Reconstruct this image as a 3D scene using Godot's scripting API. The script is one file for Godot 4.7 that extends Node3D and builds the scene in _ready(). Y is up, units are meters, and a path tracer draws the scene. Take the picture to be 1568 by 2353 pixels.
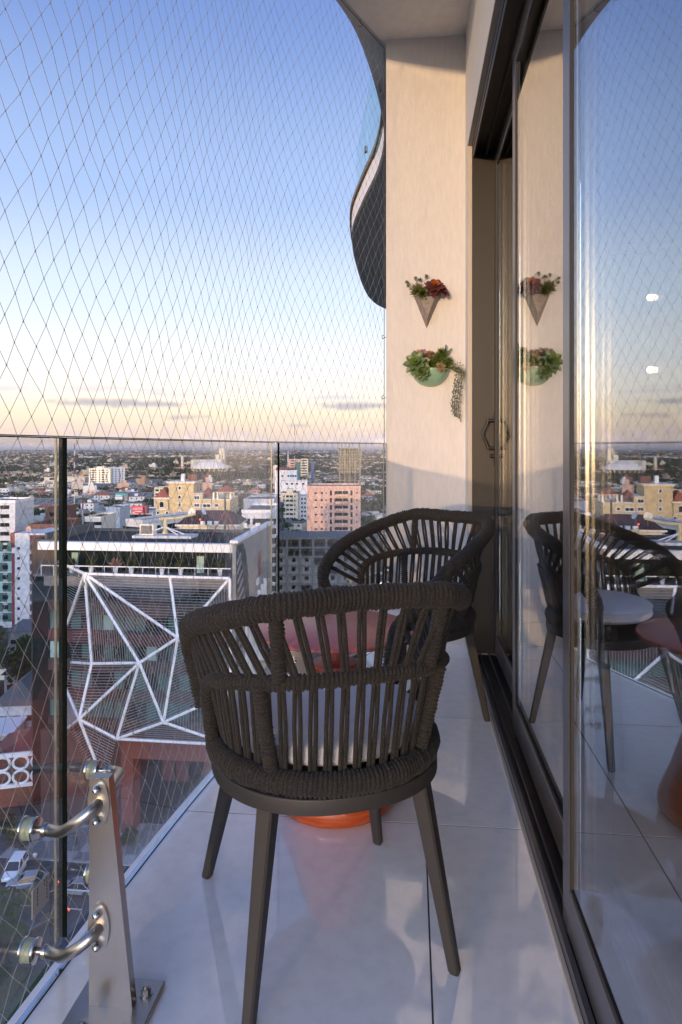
extends Node3D

const TURN := 0.10158          # the camera looks this far left of the balcony's length
const EYE := 1.08              # eye above the balcony floor
const STREET := -52.0          # the street far below
var CT := cos(TURN)
var ST := sin(TURN)
var taken := {}
var boxes := {}
var M := {}
var rng := RandomNumberGenerator.new()

# ------------------------------------------------------------------ mesh collector
class Shape:
	var v := PackedVector3Array()
	var n := PackedVector3Array()
	var c := PackedColorArray()
	var tint := Color(1, 1, 1)
	var tinted := false
	func vert(p: Vector3, q: Vector3) -> void:
		v.append(p)
		n.append(q)
		c.append(tint)
	func tri(a: Vector3, b: Vector3, d: Vector3, na: Vector3, nb: Vector3, nd: Vector3) -> void:
		if (b - a).cross(d - a).dot(na + nb + nd) > 0.0:
			vert(a, na); vert(d, nd); vert(b, nb)
		else:
			vert(a, na); vert(b, nb); vert(d, nd)
	func flat(a: Vector3, b: Vector3, d: Vector3, out: Vector3) -> void:
		var q := (b - a).cross(d - a).normalized()
		if q.dot(out) < 0.0:
			q = -q
		tri(a, b, d, q, q, q)
	func quad(a: Vector3, b: Vector3, d: Vector3, e: Vector3, out: Vector3) -> void:
		flat(a, b, d, out)
		flat(a, d, e, out)
	func box(at: Vector3, s: Vector3, b := Basis(), r := 0.0) -> void:
		var h := s * 0.5
		for a in 3:
			var u := (a + 1) % 3
			var w := (a + 2) % 3
			for sg in [-1.0, 1.0]:
				var p := []
				for k in [[-1.0, -1.0], [1.0, -1.0], [1.0, 1.0], [-1.0, 1.0]]:
					var q := Vector3()
					q[a] = sg * h[a]
					q[u] = k[0] * (h[u] - r)
					q[w] = k[1] * (h[w] - r)
					p.append(at + b * q)
				var o := Vector3()
				o[a] = sg
				quad(p[0], p[1], p[2], p[3], b * o)
		if r <= 0.0:
			return
		for a in 3:
			var u := (a + 1) % 3
			var w := (a + 2) % 3
			for su in [-1.0, 1.0]:
				for sw in [-1.0, 1.0]:
					var p := []
					for k in [[-1.0, 0], [1.0, 0], [1.0, 1], [-1.0, 1]]:
						var q := Vector3()
						q[a] = k[0] * (h[a] - r)
						q[u] = su * (h[u] - (r if k[1] == 1 else 0.0))
						q[w] = sw * (h[w] - (0.0 if k[1] == 1 else r))
						p.append(at + b * q)
					var o := Vector3()
					o[u] = su
					o[w] = sw
					quad(p[0], p[1], p[2], p[3], b * o)
		for sx in [-1.0, 1.0]:
			for sy in [-1.0, 1.0]:
				for sz in [-1.0, 1.0]:
					var sg := Vector3(sx, sy, sz)
					flat(at + b * (sg * (h - Vector3(0, r, r))), at + b * (sg * (h - Vector3(r, 0, r))), at + b * (sg * (h - Vector3(r, r, 0))), b * sg)
	func ring_tube(rings: Array, normals: Array, closed := false, caps := true) -> void:
		var k: int = rings.size()
		for i in (k if closed else k - 1):
			var a: PackedVector3Array = rings[i]
			var b: PackedVector3Array = rings[(i + 1) % k]
			var na: PackedVector3Array = normals[i]
			var nb: PackedVector3Array = normals[(i + 1) % k]
			var s := a.size()
			for j in s:
				var j2 := (j + 1) % s
				tri(a[j], a[j2], b[j2], na[j], na[j2], nb[j2])
				tri(a[j], b[j2], b[j], na[j], nb[j2], nb[j])
		if caps and not closed:
			for e in [0, k - 1]:
				var a: PackedVector3Array = rings[e]
				var mid := Vector3()
				for p in a:
					mid += p
				mid /= a.size()
				var inner: PackedVector3Array = rings[1 if e == 0 else k - 2]
				var im := Vector3()
				for p in inner:
					im += p
				im /= inner.size()
				for j in a.size():
					flat(mid, a[j], a[(j + 1) % a.size()], mid - im)
	func tube(pts: PackedVector3Array, r: Variant, sides := 8, closed := false, caps := true) -> void:
		var rings := []
		var normals := []
		var side := Vector3()
		for i in pts.size():
			var d: Vector3
			if closed:
				d = pts[(i + 1) % pts.size()] - pts[(i - 1 + pts.size()) % pts.size()]
			else:
				d = pts[mini(i + 1, pts.size() - 1)] - pts[maxi(i - 1, 0)]
			d = d.normalized()
			if side == Vector3():
				side = d.cross(Vector3.UP if absf(d.y) < 0.9 else Vector3.RIGHT).normalized()
			else:
				side = (side - d * side.dot(d)).normalized()
			var other := d.cross(side)
			var rad: float = r[i] if r is Array else r
			var ring := PackedVector3Array()
			var nn := PackedVector3Array()
			for j in sides:
				var q := side * cos(TAU * j / sides) + other * sin(TAU * j / sides)
				ring.append(pts[i] + q * rad)
				nn.append(q)
			rings.append(ring)
			normals.append(nn)
		ring_tube(rings, normals, closed, caps)
	# rope wound round a tube: ribs of depth amp, one for each turn
	func coil(pts: PackedVector3Array, r0: float, amp: float, pitch: float, sides := 12, per := 7, closed := false) -> void:
		var rings := []
		var normals := []
		var side := Vector3()
		var length := 0.0
		for i in pts.size() - 1:
			length += pts[i].distance_to(pts[i + 1])
		var turns := roundf(length / pitch)
		var total := int(turns * per)
		var seg := 0
		var before := 0.0
		var along := pts[0].distance_to(pts[1])
		for i in total + 1:
			var s := length * i / total
			while s > before + along and seg < pts.size() - 2:
				before += along
				seg += 1
				along = pts[seg].distance_to(pts[seg + 1])
			var f := clampf((s - before) / maxf(along, 1e-6), 0, 1)
			var p := pts[seg].lerp(pts[seg + 1], f)
			var d0 := (pts[mini(seg + 1, pts.size() - 1)] - pts[maxi(seg - 1, 0)]).normalized()
			var d1 := (pts[mini(seg + 2, pts.size() - 1)] - pts[seg]).normalized()
			var d := d0.lerp(d1, f).normalized()
			if side == Vector3():
				side = d.cross(Vector3.UP if absf(d.y) < 0.9 else Vector3.RIGHT).normalized()
			else:
				side = (side - d * side.dot(d)).normalized()
			var other := d.cross(side)
			var ring := PackedVector3Array()
			var nn := PackedVector3Array()
			for j in sides:
				var a := TAU * j / sides
				var q := side * cos(a) + other * sin(a)
				var ph := PI * (turns * float(i) / total + a / TAU)
				var w := absf(sin(ph))
				var wob := 1.0 + 0.05 * sin(s * 171.0 + 2.0 * sin(s * 57.0))
				ring.append(p + q * (r0 + amp * w) * wob)
				var tilt := cos(ph) * signf(sin(ph))
				nn.append((q - d * tilt * 0.85).normalized())
			rings.append(ring)
			normals.append(nn)
		ring_tube(rings, normals, closed, true)
	func lathe(prof: PackedVector2Array, seg := 32, xf := Transform3D()) -> void:
		for i in prof.size() - 1:
			var a := prof[i]
			var b := prof[i + 1]
			var t := (b - a).normalized()
			var fn := Vector2(t.y, -t.x)
			var na := fn
			var nb := fn
			if i > 0:
				var t0 := (a - prof[i - 1]).normalized()
				if t0.dot(t) > 0.75:
					na = (fn + Vector2(t0.y, -t0.x)).normalized()
			if i < prof.size() - 2:
				var t1 := (prof[i + 2] - b).normalized()
				if t1.dot(t) > 0.75:
					nb = (fn + Vector2(t1.y, -t1.x)).normalized()
			for j in seg:
				var c0 := cos(TAU * j / seg)
				var s0 := sin(TAU * j / seg)
				var c1 := cos(TAU * (j + 1) / seg)
				var s1 := sin(TAU * (j + 1) / seg)
				var p := [Vector3(a.x * c0, a.y, a.x * s0), Vector3(a.x * c1, a.y, a.x * s1), Vector3(b.x * c1, b.y, b.x * s1), Vector3(b.x * c0, b.y, b.x * s0)]
				var q := [Vector3(na.x * c0, na.y, na.x * s0), Vector3(na.x * c1, na.y, na.x * s1), Vector3(nb.x * c1, nb.y, nb.x * s1), Vector3(nb.x * c0, nb.y, nb.x * s0)]
				for k in 4:
					p[k] = xf * p[k]
					q[k] = (xf.basis * q[k]).normalized()
				if a.x > 1e-6:
					tri(p[0], p[1], p[2], q[0], q[1], q[2])
				if b.x > 1e-6:
					tri(p[0], p[2], p[3], q[0], q[2], q[3])
	# outline in (x, z), from y0 up to y1
	func prism(poly: PackedVector2Array, y0: float, y1: float, xf := Transform3D()) -> void:
		var t := Geometry2D.triangulate_polygon(poly)
		for y in [[y1, Vector3.UP], [y0, Vector3.DOWN]]:
			for i in t.size() / 3:
				var p := []
				for k in 3:
					var q := poly[t[i * 3 + k]]
					p.append(xf * Vector3(q.x, y[0], q.y))
				flat(p[0], p[1], p[2], xf.basis * (y[1] as Vector3))
		var cw := 1.0 if Geometry2D.is_polygon_clockwise(poly) else -1.0
		for i in poly.size():
			var a := poly[i]
			var b := poly[(i + 1) % poly.size()]
			var o := Vector3(b.y - a.y, 0, a.x - b.x) * cw
			quad(xf * Vector3(a.x, y0, a.y), xf * Vector3(b.x, y0, b.y), xf * Vector3(b.x, y1, b.y), xf * Vector3(a.x, y1, a.y), xf.basis * -o)
	func ball(at: Vector3, r: Vector3, seg := 8, rows := 6) -> void:
		for i in rows:
			for j in seg:
				var q := []
				for k in [[i, j], [i, j + 1], [i + 1, j + 1], [i + 1, j]]:
					var la: float = PI * k[0] / rows - PI / 2
					var lo: float = TAU * k[1] / seg
					q.append(Vector3(cos(la) * cos(lo), sin(la), cos(la) * sin(lo)))
				if i > 0:
					tri(at + q[0] * r, at + q[1] * r, at + q[2] * r, q[0], q[1], q[2])
				if i < rows - 1:
					tri(at + q[0] * r, at + q[2] * r, at + q[3] * r, q[0], q[2], q[3])
	# a leaf: a bent sheet of two faces from p along d, width w, bent over n
	func leaf(p: Vector3, d: Vector3, side: Vector3, w: float, bend := 0.2) -> void:
		var up := d.cross(side).normalized() * d.length() * bend
		var a := p + d * 0.5 + side * w * 0.5 + up * 0.5
		var b := p + d * 0.5 - side * w * 0.5 + up * 0.5
		flat(p, a, p + d - up, up)
		flat(p, b, p + d - up, up)
	func mesh(mat: Material) -> ArrayMesh:
		var arr := []
		arr.resize(Mesh.ARRAY_MAX)
		arr[Mesh.ARRAY_VERTEX] = v
		arr[Mesh.ARRAY_NORMAL] = n
		if tinted:
			arr[Mesh.ARRAY_COLOR] = c
		var m := ArrayMesh.new()
		m.add_surface_from_arrays(Mesh.PRIMITIVE_TRIANGLES, arr)
		m.surface_set_material(0, mat)
		return m

# ------------------------------------------------------------------ naming and tagging
func numbered(parent: Node, called: String) -> String:
	var key := str(parent.get_instance_id()) + called
	taken[key] = taken.get(key, -1) + 1
	return called if taken[key] == 0 else "%s_%03d" % [called, taken[key]]

func tag(o: Node3D, label := "", category := "", group := "", kind := "") -> Node3D:
	for k in [["label", label], ["category", category], ["group", group], ["kind", kind]]:
		if k[1]:
			o.set_meta(k[0], k[1])
	return o

func put(called: String, mesh: Mesh, parent: Node, at := Vector3.ZERO, mat: Material = null, turn := 0.0) -> MeshInstance3D:
	var o := MeshInstance3D.new()
	o.mesh = mesh
	if mat:
		o.material_override = mat
	o.name = numbered(parent, called)
	o.position = at
	o.rotation.y = turn
	parent.add_child(o, true)
	return o

func made(called: String, s: Shape, mat: Material, parent: Node = self) -> MeshInstance3D:
	return put(called, s.mesh(mat), parent)

func thing(called: String, label: String, category: String, at := Vector3.ZERO, turn := 0.0, group := "") -> Node3D:
	var o := Node3D.new()
	o.name = numbered(self, called)
	o.position = at
	o.rotation.y = turn
	add_child(o, true)
	tag(o, label, category, group)
	return o

func dup(o: Node3D, base: String, label: String, at: Vector3, turn := 0.0, group := "") -> Node3D:
	var r: Node3D = o.duplicate()
	r.name = numbered(self, base)
	add_child(r, true)
	r.position = at
	r.rotation.y = turn
	r.set_meta("label", label)
	if group:
		r.set_meta("group", group)
	return r

func cube(size: Vector3) -> BoxMesh:
	var key := size.snapped(Vector3.ONE * 0.001)
	if not boxes.has(key):
		var b := BoxMesh.new()
		b.size = key
		boxes[key] = b
	return boxes[key]

# a plain block part, from low corner to high corner
func block(called: String, lo: Vector3, hi: Vector3, mat: Material, parent: Node) -> MeshInstance3D:
	return put(called, cube((hi - lo).abs()), parent, (lo + hi) * 0.5, mat)

# ------------------------------------------------------------------ from a view direction (photograph 1568 wide) to a place
func ray(x: float, y: float) -> Vector3:
	var l := (x * 0.43495 - 341.0) / 682.0
	return Vector3(l * CT - ST, -(y * 0.43495 - 447.5) / 682.0, -l * ST - CT)
func at(x: float, y: float, depth: float) -> Vector3:
	return Vector3(0, EYE, 0) + ray(x, y) * depth
func at_z(x: float, y: float, z: float) -> Vector3:
	var r := ray(x, y)
	return Vector3(0, EYE, 0) + r * (z / r.z)
func at_y(x: float, y: float, level: float) -> Vector3:
	var r := ray(x, y)
	return Vector3(0, EYE, 0) + r * ((level - EYE) / r.y)
func town(l: float, d: float, y := STREET) -> Vector3:
	return Vector3(l * CT - d * ST, y, -l * ST - d * CT)

func curve(pts: Array, per := 10) -> PackedVector3Array:
	var out := PackedVector3Array()
	var k := pts.size()
	for i in k - 1:
		var p0: Vector3 = pts[maxi(i - 1, 0)]
		var p1: Vector3 = pts[i]
		var p2: Vector3 = pts[i + 1]
		var p3: Vector3 = pts[mini(i + 2, k - 1)]
		for j in per:
			out.append(p1.cubic_interpolate(p2, p0, p3, float(j) / per))
	out.append(pts[k - 1])
	return out

func curve2(pts: Array, per := 8) -> PackedVector2Array:
	var q := []
	for p in pts:
		q.append(Vector3(p.x, 0, p.y))
	var out := PackedVector2Array()
	for p in curve(q, per):
		out.append(Vector2(p.x, p.z))
	return out

func along(pts: PackedVector3Array, f: float) -> Vector3:
	var total := 0.0
	for i in pts.size() - 1:
		total += pts[i].distance_to(pts[i + 1])
	var s := total * f
	for i in pts.size() - 1:
		var l := pts[i].distance_to(pts[i + 1])
		if s <= l:
			return pts[i].lerp(pts[i + 1], s / maxf(l, 1e-6))
		s -= l
	return pts[pts.size() - 1]

# ------------------------------------------------------------------ materials
func noise_tex(freq: float, lo: Color, hi: Color, octaves := 4, kind := FastNoiseLite.TYPE_SIMPLEX_SMOOTH, size := 512, seed_ := 3, ends := Vector2(0.2, 0.8)) -> NoiseTexture2D:
	var nz := FastNoiseLite.new()
	nz.seed = seed_
	nz.noise_type = kind
	nz.frequency = freq
	nz.fractal_octaves = octaves
	var t := NoiseTexture2D.new()
	t.width = size
	t.height = size
	t.seamless = true
	t.noise = nz
	var g := Gradient.new()
	g.offsets = PackedFloat32Array([ends.x, ends.y])
	g.colors = PackedColorArray([lo, hi])
	t.color_ramp = g
	return t

func mat(lin: Color, rough := 0.7, metal := 0.0, tex: Texture2D = null, scale := 1.0, bump: Texture2D = null, depth := 0.0, local := false) -> StandardMaterial3D:
	var m := StandardMaterial3D.new()
	m.albedo_color = lin.linear_to_srgb()
	m.roughness = rough
	m.metallic = metal
	if tex or bump:
		m.uv1_triplanar = true
		m.uv1_world_triplanar = not local
		m.uv1_scale = Vector3.ONE * scale
	if tex:
		m.albedo_texture = tex
	if bump:
		m.heightmap_enabled = true
		m.heightmap_texture = bump
		m.heightmap_scale = depth
	return m

func pane(tint: Color, alpha: float) -> StandardMaterial3D:
	var m := StandardMaterial3D.new()
	m.transparency = BaseMaterial3D.TRANSPARENCY_ALPHA
	m.albedo_color = Color(tint.linear_to_srgb(), alpha)
	m.roughness = 0.0
	m.metallic_specular = 0.5
	return m

func lamp(lin: Color, energy: float) -> StandardMaterial3D:
	var m := mat(lin, 0.5)
	m.emission_enabled = true
	m.emission = lin.linear_to_srgb()
	m.emission_energy_multiplier = energy
	return m

func materials() -> void:
	var patch := noise_tex(0.012, Color(0.80, 0.80, 0.80), Color(1, 1, 1), 5)
	var brushed := noise_tex(0.05, Color(0.97, 0.97, 0.97), Color(1, 1, 1), 5)
	var grain := noise_tex(0.09, Color(0.86, 0.86, 0.86), Color(1, 1, 1), 3, FastNoiseLite.TYPE_SIMPLEX_SMOOTH, 512, 8)
	var fine := noise_tex(0.2, Color(0, 0, 0), Color(1, 1, 1), 3, FastNoiseLite.TYPE_SIMPLEX_SMOOTH, 512, 5)
	var fleck := noise_tex(0.11, Color(0.22, 0.23, 0.25), Color(1.0, 0.90, 0.76), 2, FastNoiseLite.TYPE_SIMPLEX, 512, 21, Vector2(0.5, 0.85))
	var tilespeck := noise_tex(0.012, Color(0.975, 0.975, 0.978), Color(1, 1, 1), 5, FastNoiseLite.TYPE_SIMPLEX_SMOOTH, 1024, 14, Vector2(0.25, 0.6))
	var weave := noise_tex(0.25, Color(0.82, 0.82, 0.83), Color(1, 1, 1), 1, FastNoiseLite.TYPE_CELLULAR, 512, 4)
	var wet := noise_tex(0.05, Color(0.0, 0.0, 0.0), Color(1, 1, 1), 2, FastNoiseLite.TYPE_SIMPLEX_SMOOTH, 512, 31)
	M.stucco = mat(Color(0.60, 0.585, 0.59), 0.85, 0.0, brushed, 0.8, fine, 0.09)
	M.stucco.uv1_scale = Vector3(1.6, 0.35, 1.6)
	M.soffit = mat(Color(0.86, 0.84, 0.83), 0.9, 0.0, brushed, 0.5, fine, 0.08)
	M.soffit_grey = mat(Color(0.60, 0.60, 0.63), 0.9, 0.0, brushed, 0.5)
	M.fascia = mat(Color(0.74, 0.72, 0.73), 0.85, 0.0, brushed, 0.4)
	M.tile = mat(Color(0.86, 0.855, 0.855), 0.035, 0.0, tilespeck, 1.3)
	M.tile.roughness = 0.11
	M.tile.roughness_texture = noise_tex(0.018, Color(0.22, 0.22, 0.22), Color(1, 1, 1), 5, FastNoiseLite.TYPE_SIMPLEX_SMOOTH, 512, 52, Vector2(0.35, 0.85))
	M.tile.metallic_specular = 0.72
	M.tile.clearcoat_enabled = true
	M.tile.clearcoat = 0.6
	M.tile.clearcoat_roughness = 0.03
	M.grout = mat(Color(0.05, 0.047, 0.044), 0.95)
	M.skirting = mat(Color(0.6, 0.6, 0.6), 0.2, 0.0, tilespeck, 1.3)
	M.bronze = mat(Color(0.017, 0.0135, 0.012), 0.45, 0.1, grain, 6.0)
	M.bronze_face = mat(Color(0.13, 0.13, 0.14), 0.3, 0.6, grain, 6.0)
	M.gasket = mat(Color(0.01, 0.01, 0.01), 0.6)
	M.spacer = mat(Color(0.85, 0.80, 0.70), 0.22, 1.0)
	M.sealant = mat(Color(0.55, 0.50, 0.43), 0.7, 0.0, grain, 8.0)
	M.door_sheet = pane(Color(0.02, 0.024, 0.03), 0.03)
	M.door_glass = mat(Color(0.9, 0.95, 1.0), 0.0)
	M.door_glass.albedo_color.a = 0.0
	M.door_glass.transparency = BaseMaterial3D.TRANSPARENCY_ALPHA
	M.door_glass.refraction_enabled = true
	M.door_glass.refraction_scale = 0.12
	M.rail_glass = pane(Color(0.06, 0.10, 0.085), 0.10)
	M.rail_edge = mat(Color(0.003, 0.007, 0.006), 0.7)
	M.rail_edge.metallic_specular = 0.2
	M.rail_edge_pale = mat(Color(0.34, 0.36, 0.33), 0.25, 0.3)
	M.far_glass = pane(Color(0.20, 0.52, 0.66), 0.6)
	M.steel = mat(Color(0.52, 0.48, 0.43), 0.30, 1.0, brushed, 3.0, null, 0.0, true)
	M.steel.uv1_scale = Vector3(26, 1.2, 26)
	M.bright_steel = mat(Color(0.72, 0.70, 0.67), 0.1, 1.0)
	M.washer = mat(Color(0.25, 0.33, 0.27), 0.4)
	M.cord = mat(Color(0.24, 0.27, 0.31), 0.6)
	M.dark_wire = mat(Color(0.06, 0.06, 0.065), 0.5, 0.3)
	M.rope = mat(Color(0.088, 0.085, 0.084), 0.9, 0.0, fleck, 5.0, fine, 0.05, true)
	M.rope.rim_enabled = true
	M.rope.rim = 0.35
	M.leg = mat(Color(0.040, 0.037, 0.035), 0.5, 0.0, grain, 5.0, fine, 0.01, true)
	M.cushion = mat(Color(0.78, 0.76, 0.78), 0.95, 0.0, weave, 5.0, weave, 0.12, true)
	M.table = mat(Color(0.50, 0.13, 0.11), 0.33, 0.0, null, 3.0, wet, 0.06, true)
	M.table_base = mat(Color(0.50, 0.10, 0.025), 0.22, 0.0, noise_tex(0.02, Color(0.8, 0.75, 0.7), Color(1, 1, 1), 3, FastNoiseLite.TYPE_SIMPLEX_SMOOTH, 256, 6), 3.0)
	M.table_base.uv1_scale = Vector3(1.5, 14, 1.5)
	M.bowl = mat(Color(0.20, 0.36, 0.26), 0.08)
	M.bowl.clearcoat_enabled = true
	M.clay = mat(Color(0.27, 0.225, 0.21), 0.6, 0.0, patch, 4.0)
	M.green = mat(Color(0.085, 0.135, 0.045), 0.45)
	M.green_tip = mat(Color(0.13, 0.20, 0.05), 0.45)
	M.maroon = mat(Color(0.085, 0.022, 0.022), 0.4)
	M.orange_leaf = mat(Color(0.30, 0.075, 0.02), 0.4)
	M.pinkish = mat(Color(0.30, 0.17, 0.13), 0.5)
	M.needle = mat(Color(0.10, 0.15, 0.025), 0.6)
	M.sage = mat(Color(0.20, 0.20, 0.11), 0.7)
	M.vine_leaf = mat(Color(0.10, 0.12, 0.055), 0.6)
	M.straw = mat(Color(0.42, 0.33, 0.18), 0.7)
	M.soil = mat(Color(0.02, 0.016, 0.012), 0.95)
	for k in ["green", "green_tip", "maroon", "orange_leaf", "needle", "sage"]:
		M[k].backlight_enabled = true
		M[k].backlight = Color(0.12, 0.12, 0.08)
	# the town
	var stain := noise_tex(0.02, Color(0.86, 0.86, 0.86), Color(1, 1, 1), 5, FastNoiseLite.TYPE_SIMPLEX_SMOOTH, 512, 40)
	M.white_wall = mat(Color(0.62, 0.62, 0.63), 0.85, 0.0, stain, 0.06)
	M.cream_wall = mat(Color(0.60, 0.54, 0.42), 0.85, 0.0, stain, 0.06)
	M.yellow_wall = mat(Color(0.63, 0.48, 0.26), 0.85, 0.0, stain, 0.05)
	M.pink_wall = mat(Color(0.60, 0.38, 0.29), 0.85, 0.0, stain, 0.06)
	M.grey_wall = mat(Color(0.23, 0.235, 0.23), 0.85, 0.0, stain, 0.06)
	M.concrete = mat(Color(0.20, 0.18, 0.16), 0.9, 0.0, stain, 0.1)
	M.dark_concrete = mat(Color(0.10, 0.105, 0.105), 0.9, 0.0, stain, 0.1)
	M.brick_wall = mat(Color(0.19, 0.085, 0.06), 0.85, 0.0, stain, 0.1)
	M.portal_red = mat(Color(0.135, 0.042, 0.032), 0.7)
	M.maroon_band = mat(Color(0.075, 0.024, 0.024), 0.7)
	M.brown_clad = mat(Color(0.058, 0.040, 0.038), 0.6, 0.0, stain, 0.08)
	M.red_paint = mat(Color(0.17, 0.04, 0.032), 0.6, 0.0, stain, 0.1)
	M.wine = mat(Color(0.16, 0.02, 0.025), 0.6)
	M.roof_tile = mat(Color(0.34, 0.10, 0.06), 0.8, 0.0, stain, 0.3)
	M.roof_brown = mat(Color(0.075, 0.035, 0.032), 0.8, 0.0, stain, 0.3)
	M.roof_grey = mat(Color(0.13, 0.13, 0.135), 0.8, 0.0, stain, 0.08)
	M.roof_dark = mat(Color(0.019, 0.018, 0.017), 0.95, 0.0, stain, 0.1)
	M.shed_roof = mat(Color(0.20, 0.195, 0.185), 0.7, 0.0, stain, 0.05)
	M.shingle = mat(Color(0.12, 0.12, 0.125), 0.9, 0.0, stain, 0.6)
	M.dark_glass = mat(Color(0.012, 0.017, 0.019), 0.08)
	M.teal_glass = mat(Color(0.07, 0.14, 0.13), 0.15)
	M.mint_glass = mat(Color(0.30, 0.45, 0.42), 0.2)
	M.white_paint = mat(Color(0.66, 0.66, 0.67), 0.5)
	M.trim = mat(Color(0.72, 0.66, 0.54), 0.8)
	M.slat = mat(Color(0.42, 0.43, 0.44), 0.6)
	M.asphalt = mat(Color(0.045, 0.046, 0.05), 0.85, 0.0, stain, 0.08)
	M.paving = mat(Color(0.17, 0.165, 0.16), 0.8, 0.0, stain, 0.1)
	M.kerb = mat(Color(0.25, 0.245, 0.24), 0.85)
	M.lawn = mat(Color(0.035, 0.05, 0.018), 0.95, 0.0, stain, 0.2)
	M.land = mat(Color(0.055, 0.058, 0.035), 0.95, 0.0, noise_tex(0.02, Color(0.35, 0.42, 0.38), Color(1.1, 1.0, 0.9), 6, FastNoiseLite.TYPE_SIMPLEX_SMOOTH, 1024, 77, Vector2(0.3, 0.7)), 0.002)
	M.bark = mat(Color(0.06, 0.045, 0.032), 0.95)
	M.leaf = mat(Color(0.040, 0.055, 0.020), 0.7)
	M.leaf_b = mat(Color(0.055, 0.065, 0.022), 0.7)
	M.leaf_dark = mat(Color(0.028, 0.040, 0.018), 0.7)
	M.palm = mat(Color(0.060, 0.080, 0.025), 0.6)
	for k in ["leaf", "leaf_b", "leaf_dark", "palm"]:
		M[k].roughness = 0.95
		M[k].metallic_specular = 0.15
	M.car_white = mat(Color(0.70, 0.71, 0.72), 0.2)
	M.car_white.clearcoat_enabled = true
	M.car_silver = mat(Color(0.35, 0.37, 0.39), 0.25, 0.4)
	M.car_dark = mat(Color(0.02, 0.023, 0.026), 0.15)
	M.car_dark.clearcoat_enabled = true
	M.tyre = mat(Color(0.015, 0.015, 0.015), 0.9)
	M.orange = mat(Color(0.55, 0.20, 0.02), 0.6)
	M.teal_print = mat(Color(0.05, 0.28, 0.30), 0.6)
	M.pink_print = mat(Color(0.55, 0.05, 0.10), 0.6)
	M.mast_red = mat(Color(0.22, 0.04, 0.035), 0.7)
	M.skin = mat(Color(0.22, 0.12, 0.08), 0.6)
	M.crane = mat(Color(0.48, 0.42, 0.24), 0.6)
	M.tail_lamp = lamp(Color(1.0, 0.06, 0.02), 5.0)
	M.warm_lamp = lamp(Color(1.0, 0.75, 0.35), 4.0)
	M.bulb = lamp(Color(1.0, 0.88, 0.70), 1.7)
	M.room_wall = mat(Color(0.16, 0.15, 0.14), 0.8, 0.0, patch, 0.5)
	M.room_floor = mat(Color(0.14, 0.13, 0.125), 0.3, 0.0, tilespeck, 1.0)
	M.inst = mat(Color(1, 1, 1), 0.85)
	M.inst.vertex_color_use_as_albedo = true
	M.inst.metallic_specular = 0.2

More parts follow.
